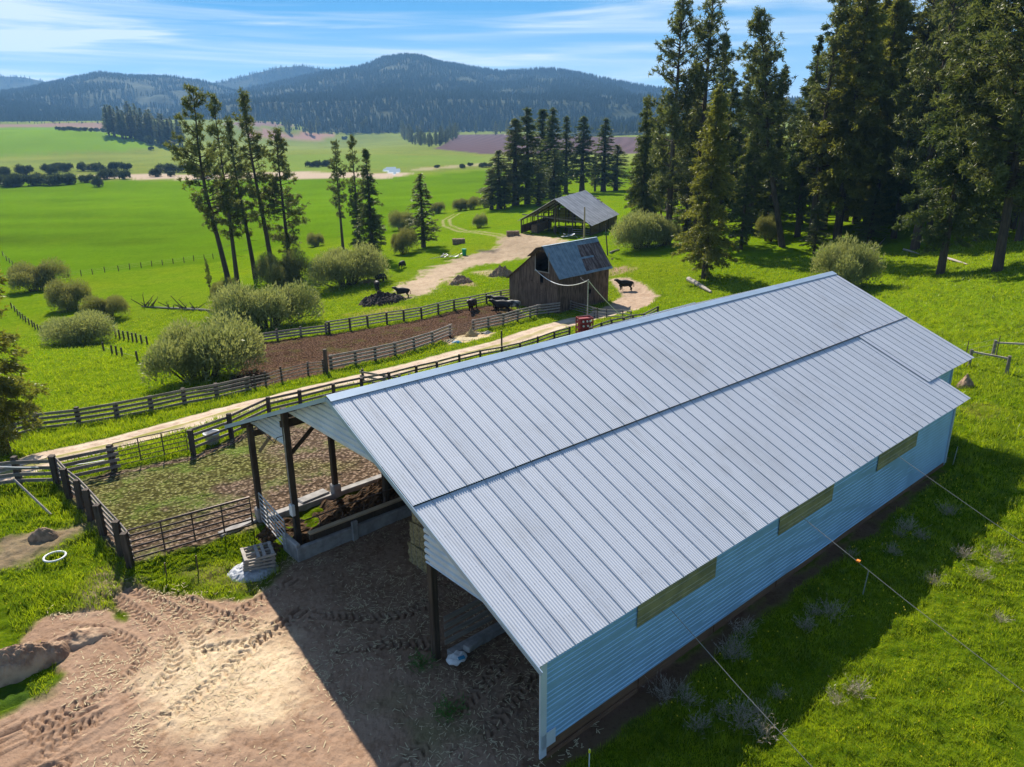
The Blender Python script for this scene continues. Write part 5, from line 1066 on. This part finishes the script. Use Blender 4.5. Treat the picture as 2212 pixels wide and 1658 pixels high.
p_=empty('lumber_stack',fb_pt(4,7.5,1.3),'pale sunlit boards lying across the inside of the far barn','lumber',rz=FA+1.3)
for i in range(3):MB().box((0,i*.3,.05*i),(5.,.22,.08)).build('board',M['light_board'],p_)
MB().box((-2,.3,-.7),(.2,.9,1.3)).build('trestle',M['grey_wood'],p_);MB().box((2,.3,-.7),(.2,.9,1.3)).build('trestle',M['grey_wood'],p_)
# ------------------------------------------------------------ cattle
def cow_mesh(pose):
    B=[(-.98,0,1.10,.20),(-.70,0,1.10,.33),(-.15,0,1.02,.39),(.42,0,1.02,.37),(.72,0,1.10,.28)]
    head={'stand':[(1.0,0,1.30,.19),(1.22,0,1.46,.15),(1.55,0,1.34,.09)],'graze':[(1.02,0,.85,.18),(1.2,0,.5,.14),(1.38,0,.22,.09)],'lie':[(1.0,0,1.28,.19),(1.22,0,1.42,.15),(1.52,0,1.3,.09)]}[pose]
    vs=[B[1],B[0],B[2],B[3],B[4]]+head;ed=[(0,1),(0,2),(2,3),(3,4),(4,5),(5,6),(6,7)]
    def add(p,ch):
        for q in ch:vs.append(q);ed.append((p,len(vs)-1));p=len(vs)-1
    for s in (-1,1):
        if pose=='lie':
            add(3,[(.55,.28*s,.78,.13),(.9,.3*s,.66,.08),(.6,.34*s,.62,.06)]);add(0,[(-.55,.34*s,.85,.18),(-.15,.4*s,.68,.10),(-.5,.42*s,.62,.06)])
        else:
            k=.08*s;add(3,[(.52+k,.19*s,.72,.13),(.52+k,.19*s,.40,.068),(.54+k,.19*s,.03,.06)]);add(0,[(-.70-k,.22*s,.78,.17),(-.60-k,.22*s,.60,.12),(-.84-k,.22*s,.42,.065),(-.80-k,.22*s,.03,.06)])
        h=head[1];add(6,[(h[0]-.08,.2*s,h[2]+.03,.035),(h[0]-.1,.3*s,h[2]+.01,.03)])
    add(1,[(-1.12,0,1.12,.035),(-1.17,0,.75,.03),(-1.17,0,.5,.045)])
    me=bpy.data.meshes.new('t');me.from_pydata([v[:3] for v in vs],ed,[]);o=bpy.data.objects.new('t',me);COL.objects.link(o)
    sk_=o.modifiers.new('s','SKIN');o.modifiers.new('b','SUBSURF').levels=2
    for i,v in enumerate(vs):me.skin_vertices[0].data[i].radius=(v[3]*1.12,v[3]*1.3) if i<5 else (v[3]*1.15,v[3]*1.15) if i<8 else (v[3]*1.25,v[3]*1.25)
    me.skin_vertices[0].data[0].use_root=True
    dg=bpy.context.evaluated_depsgraph_get();dg.update();r_=bpy.data.meshes.new_from_object(o.evaluated_get(dg));bpy.data.objects.remove(o)
    if pose=='lie':
        for v in r_.vertices:v.co.z-=.58
    r_.name='cow';return r_
CM={k:cow_mesh(k) for k in('stand','graze','lie')}
for pose,x,y,rz,m,s,l in (('stand',870,643,3.0,'black',1.,'black cow standing side-on by the dark manure mound'),('graze',815,627,-1.3,'black',1.,'black cow grazing towards the camera behind the mound'),('graze',823,611,.9,'black',1.,'black cow grazing beside the hay remnant'),
    ('lie',806,594,.15,'black',1.05,'black cow lying down at the willow thicket edge'),('graze',869,580,1.2,'black',.9,'small black cow far back on the green slope'),('stand',1020,671,-1.9,'brown_hide',1.05,'dark brown cow standing at the pen back fence'),
    ('stand',1078,666,3.1,'black',1.1,'black cow standing broadside in the pen by the barn'),('stand',1084,676,2.95,'black',1.1,'nearer black cow in the pen in front of the other'),('stand',1106,673,3.4,'white_hide',1.,'white-patched cow at the barn corner in the pen'),
    ('stand',1350,628,2.9,'black',1.05,'black cow standing alone on the dirt turnaround behind the barn')):
    me=CM[pose]
    o=bpy.data.objects.new('cow',me.copy());COL.objects.link(o);o.data.materials.append(M[m]);o.location=tuple(atT(x,y));o.rotation_euler=(0,0,rz);o.scale=(s,s,s);tag(o,l,'cow')
    for p in o.data.polygons:p.use_smooth=True
# ------------------------------------------------------------ mounds and odds and ends
def mnd(nm,x,y,wpx,h,m,l,cat,asp=.7,rot=0.,seed=1,lump=.45,sc=2.2,flat=2.,n=60):
    p=atT(x,y);w_=(p-C0)@fw;r=wpx/2/F*w_;mound(nm,p[0],p[1],r,r*asp,h,M[m],l,cat,rot,n,lump,sc,seed,flat)
M['bank']=m_plain('weathered straw bank',(.46,.32,.21),.45,2.2,.95,1.,0,.1,(.24,.15,.10))
mnd('manure_mound',822,655,100,1.5,'manure','big dark manure mound in the grass behind the pen','mound',.75)
mnd('hay_heap',997,611,52,1.2,'old_hay','brown heap of old hay on bare ground left of the barn','heap',.8,.3,2,.6)
mnd('hay_heap',985,614,30,.8,'old_hay','small lump of old hay at the left foot of the brown heap','heap',.8,.3,12,.6)
mnd('hay_heap',1082,596,56,1.5,'old_hay','heap of old hay and boards close to the barn eave','heap',.7,.1,3,.6)
mnd('hay_heap',796,609,40,.5,'old_hay','low reddish hay remnant where cows graze','heap',.7,0.,4)
mnd('straw_spill',1005,733,120,.16,'straw','yellow spilled straw on the verge beside the mesh gate','straw',.30,.25,5,.5,4.)
mnd('hay_heap',1018,727,30,.9,'hay','short tan bale remnant standing in the spilled straw','hay bale',.9,.2,6,.3)
mnd('straw_bank',30,1450,230,.95,'bank','long bank of old straw at the left edge of the yard','heap',.38,.75,7,.32,3.2,n=130)
mnd('straw_bank',165,1385,150,.35,'bank','flattened straw and mud heap at the end of the straw bank','heap',.5,.5,8,.6,2.)
mnd('dirt_lump',92,1165,66,.55,'old_hay','reddish lump of old hay in the grass left of the corral','heap',.55,.2,9,.5)
mnd('dirt_heap',2085,835,50,.7,'old_hay','reddish dirt heap beyond the far corner of the shed','heap',.6,.6,10,.5)
mnd('dirt_heap',1322,560,8,.3,'old_hay','small dirt lump beside the barn roof edge','heap',.6,.6,11,.5)
# junk heap of white boards and green bin
p=atT(972,559);j=empty('junk_heap',p,'tangled heap of white and dark scrap boards on the grass','scrap heap');rr=random.Random(8)
for i in range(16):
    a=rr.uniform(-.5,.9);x=rr.uniform(-1.6,1.8);l=rr.uniform(.8,2.2);MB().beam((x-math.cos(a)*l/2,rr.uniform(-.8,.8),rr.uniform(.05,.4)),(x+math.cos(a)*l/2,rr.uniform(-.8,.8),rr.uniform(.3,1.2)),.2,.04).build('scrap_board',M['white_paint' if i%3 else 'dark_wood'],j)
b=MB();b.tube([(-3.6,-.6,.1),(-1.,-.1,.5)],.05,5);b.build('white_pole',M['white_paint'],j)
p=atT(1003,552);o=empty('green_bin',p,'bright green plastic bin beside the scrap heap','bin');MB().tube([(0,0,0),(0,0,1.15)],[.38,.45],10).build('barrel_body',M['green_plastic'],o);MB().tube([(0,0,1.15),(0,0,1.22)],[.50,.44],10).build('rim',M['green_plastic'],o)
# white tub
p=atT(460,958);o=empty('plastic_tub',p,'white plastic tub standing on the corral mud by the fence','tub')
b=MB();n=20;prof=[(.30,.0),(.42,.62),(.47,.62),(.47,.67),(.40,.67),(.36,.1),(.0,.1)];vv=[]
for r_,z_ in prof:
    for k in range(n):b.v.append((math.cos(2*math.pi*k/n)*r_,math.sin(2*math.pi*k/n)*r_,z_))
for i in range(len(prof)-1):
    for k in range(n):b.f.append((i*n+k,i*n+(k+1)%n,(i+1)*n+(k+1)%n,(i+1)*n+k))
b.build('tub_shell',M['white_plastic'],o,True)
# white ring lying in the grass
p=atT(120,1210);o=bpy.data.objects.new('white_ring',None);bpy.data.objects.remove(o)
b=MB();n=28;mm=8
for i in range(n):
    a=2*math.pi*i/n
    for k in range(mm):
        t=2*math.pi*k/mm;r_=.40+.045*math.cos(t);b.v.append((math.cos(a)*r_,math.sin(a)*r_,.16+.04*math.sin(t)))
for i in range(n):
    for k in range(mm):b.f.append((i*mm+k,i*mm+(k+1)%mm,((i+1)%n)*mm+(k+1)%mm,((i+1)%n)*mm+k))
o=b.build('white_ring',M['white_plastic'],None,True);o.location=tuple(p);tag(o,'white plastic hoop lying in the grass left of the corral','hoop')
# pallets on a tarp
p=atT(556,1228);pa=.30
o=empty('tarp_bundle',p,'crumpled silver-blue tarp under the pallets by the silage lane gate','tarp',rz=pa);g=np.linspace(-1,1,40);a,b_=np.meshgrid(g,g);r_=np.hypot(a,b_)
z=.30*np.clip(1-r_**4,0,1)*(.6+.6*fbm(a*3+5,b_*3,4,3))+(fbm(a*7,b_*7,3,4)-.5)*.10-.04
I2=np.arange(1600).reshape(40,40);f=np.stack([I2[:-1,:-1],I2[:-1,1:],I2[1:,1:],I2[1:,:-1]],-1).reshape(-1,4);keep=r_.ravel()[f].max(1)<1.03+0*f[:,0]
link('tarp_sheet',mesh_np('tarp_sheet',np.stack([a*1.0-.15,b_*.85-.15,z],-1).reshape(-1,3),f[keep],False),M['tarp'],o)
def pallet(loc,rz,label,z0):
    o=empty('pallet',loc,label,'pallet','stacked pallets',rz)
    for y in (-.5,0,.5):MB().box((0,y,z0+.06),(1.2,.05,.09)).build('stringer',M['dead_wood'],o)
    for x in (-.55,-.05,.18,.5):MB().box((x,0,z0+.116),(.12,1.05,.02)).build('deck_board',M['dead_wood'],o)
    for x in (-.5,.5):MB().box((x,0,z0+.005),(.1,1.05,.018)).build('bottom_board',M['dead_wood'],o)
    return o
for i,l in enumerate(('bottom pallet of the stack on the silver tarp','second pallet from the bottom on the silver tarp','third pallet of the stack on the silver tarp','top pallet of the stack with missing boards')):pallet(p+np.array([.1,.05,0]),pa+.06*i,l,.24+.14*i)
# red cage rack and poles
p=atT(1262,722);o=empty('red_rack',p,'dark red steel cage rack with round tubes over the shed ridge','rack',rz=.3)
for x in (-.75,.75):
    for y in (-.5,.5):MB().box((x,y,.9),(.1,.1,1.8)).build('corner_post',M['red_paint'],o)
for z in (.2,.75,1.3,1.78):
    m=MB();m.box((0,-.5,z),(1.5,.06,.14));m.box((0,.5,z),(1.5,.06,.14));m.box((-.75,0,z),(.06,1.,.14));m.box((.75,0,z),(.06,1.,.14));m.build('hoop_rail',M['red_paint'],o)
MB().box((0,0,1.0),(1.2,.8,1.5)).build('inner_box',M['red_paint'],o)
for x,z in ((-.35,1.5),(.1,1.5),(.45,1.5),(-.3,1.0),(.2,1.0)):
    MB().tube([(x,-.56,z),(x,-.46,z)],.11,10).build('tube_end',M['white_paint'],o)
p=atT(1268,719);q=(p-C0)@fw;ph=hgt(p,604);o=empty('power_pole',p,'slim grey pole with lamp wire in front of the old barn','pole');MB().tube([(0,0,-.3),(0,0,ph)],[.08,.055],8).build('shaft',M['pipe_light'],o);MB().box((0,0,ph-.15),(.3,.06,.06)).build('crossarm',M['pipe'],o)
top=p+np.array([0,0,ph-.1]);a_=np.array(BO)+bv*on_front(1156.5,581.7)[0]+np.array([0,0,on_front(1156.5,581.7)[1]])-bs*.05
def cable(label,A,B,sg,r=.03,m='white_paint'):
    A=np.array(A,float);B=np.array(B,float);o=empty('cable',A,label,'cable');MB().tube([tuple((B-A)*t-np.array([0,0,4*sg*t*(1-t)])) for t in np.linspace(0,1,13)],r,5).build('strand',M[m],o)
cable('white cable sagging from the old barn loft to the slim grey pole',a_,top,1.2,.045)
cable('guy cable from the slim pole down to the ground by the fence',top,atT(1358,694),.3,.04)
c_=np.array(BO)+bs*4.0+bv*-.05+np.array([0,0,4.3]);cable('thin dark wire from the barn eave across to the slim pole',c_,top,.3,.02,'wire_dark')
cable('white service cable crossing the far left corner above the road',atT(-80,1002,2.2),atT(225,995,.3),.3,.03)
p=atT(110,1112);o=empty('leaning_pole',p,'pale thin pole leaning against the board fence at far left','pole');MB().tube([(0,0,0),tuple(atT(30,1036,1.35)-p)],.05,6).build('shaft',M['dead_wood'],o)
p=atT(1084,762);ph=hgt(p,715);o=empty('tall_post',p,'tall lone dark post standing beside the road above the shed ridge','post');MB().beam((0,0,-.3),(0,0,ph),.17,.17).build('shaft',M['post_wood'],o)
p=atT(706,808);ph=hgt(p,755);o=empty('tall_post',p,'tall thick gate post where the two pen fences meet','post');MB().beam((0,0,-.3),(0,0,ph),.28,.28).build('shaft',M['post_wood'],o)
p=atT(1261.6,517);ph=hgt(p,448);o=empty('wooden_pole',p,'orange-brown utility pole in front of the far barn','pole');MB().tube([(0,0,-.3),(0,0,ph)],[.2,.15],8).build('shaft',M['light_board'],o);MB().box((0,0,.3),(1.4,.1,.08)).build('base_board',M['dead_wood'],o)
p=atT(1313,552);ph=hgt(p,486);o=empty('thin_pole',p,'dark thin pole with vine leaning right of the far barn','pole');MB().tube([(0,0,-.3),(-.6,0,ph)],[.13,.09],7).build('shaft',M['post_wood'],o)
MB().box((-.4,0,ph*.7),(.9,.1,.5)).build('vine_clump',M['weed_green'],o)
# logs
def log(label,A,B,r,m='dead_wood',br=0,seed=0):
    A=np.array(A,float);B=np.array(B,float);o=empty('fallen_log',A,label,'log');d=B-A;rr=random.Random(seed)
    MB().tube([(0,0,r*.7),tuple(d*.35+np.array([0,0,r*.8])),tuple(d*.7+np.array([0,0,r*.6])),tuple(d+np.array([0,0,r*.5]))],[r,r*.9,r*.7,r*.4],8).build('trunk',M[m],o)
    for i in range(br):
        t=rr.uniform(.25,1.);p=d*t+np.array([0,0,r]);l=rr.uniform(.8,2.6);q=p+np.array([rr.uniform(-.8,.8)*l,rr.uniform(-.5,.5)*l,rr.uniform(.2,.9)*l]);q2=q+np.array([rr.uniform(-.7,.7),rr.uniform(-.5,.5),rr.uniform(-.4,.5)])
        MB().tube([tuple(p),tuple(q),tuple(q2)],[.09,.05,.02],5).build('branch',M['bark'],o)
log('fallen dead tree with bare upright branches on the slope behind the willows',atT(472,674),atT(306,664),.2,'log_wood',26,4)
log('pale split log lying left of the shed ridge end',atT(1487,607),atT(1536,634),.35)
log('thin white log in the grass by the massive pine',atT(2045,560),atT(2090,573),.16)
log('short white log in the grass at the forest edge',atT(1952,541),atT(1985,550),.16)
log('leaning dead trunk among the forest trees',atT(1886,545),atT(1912,516),.14)
log('broken log near the pale willow at the forest edge',atT(1318,548),atT(1338,540),.2)
# fibreglass marker stake near the camera
p=atT(1272,1668);o=empty('marker_stake',p,'white marker stake with yellow cap by the foundation','stake');MB().tube([(0,0,-.2),(0,0,.8)],.016,6).build('rod',M['white_paint'],o);MB().tube([(0,0,.68),(0,0,.78)],.035,8).build('cap',M['yellow'],o)
for x,y,l in ((2058,1004,'white steel stake by the far corner of the shed wall'),(1863,1285,'pale stake under the middle guy cable')):
    o=MB().tube([(0,0,-.2),(.08,0,1.0)],.02,5).build('steel_stake',M['pipe_light']);o.location=tuple(atT(x,y));tag(o,l,'stake')
# scrap by far barn and blue tarp, white bucket bits by the straw
p=atT(1232,515);j=empty('scrap_heap',p,'grey heap of scrap tin in front of the far barn','scrap heap')
for i in range(10):MB().box((rr.uniform(-1.5,1.5),rr.uniform(-.5,.5),.2+.08*i),(1.6,.5,.03),Matrix.Rotation(rr.uniform(-.6,.6),3,'Y')@Matrix.Rotation(rr.uniform(0,3),3,'Z')).build('tin_sheet',M['white_plastic' if i%2 else 'pipe_light'],j)
mnd('blue_tarp',987,741,26,.3,'blue_tarp','small blue plastic sheet beside the spilled straw','tarp',.5,.1,22,.6)
mnd('feed_bag',1052,722,26,.4,'white_hide','black and white crumpled feed bag by the road verge','bag',.5,.1,23,.6)
# ------------------------------------------------------------ air
hb=MB().box((0,0,180),(17200,17200,480)).build('haze',None);m=bpy.data.materials.new('haze');m.use_nodes=True;n_=m.node_tree.nodes;n_.clear();o_=n_.new('ShaderNodeOutputMaterial');v_=n_.new('ShaderNodeVolumePrincipled')
v_.inputs['Color'].default_value=(.27,.57,1.,1);v_.inputs['Density'].default_value=.000085;v_.inputs['Anisotropy'].default_value=.2;m.node_tree.links.new(v_.outputs[0],o_.inputs['Volume']);hb.data.materials.append(m);hb['kind']='stuff';hb['label']='thin blue summer haze over the valley and hills'
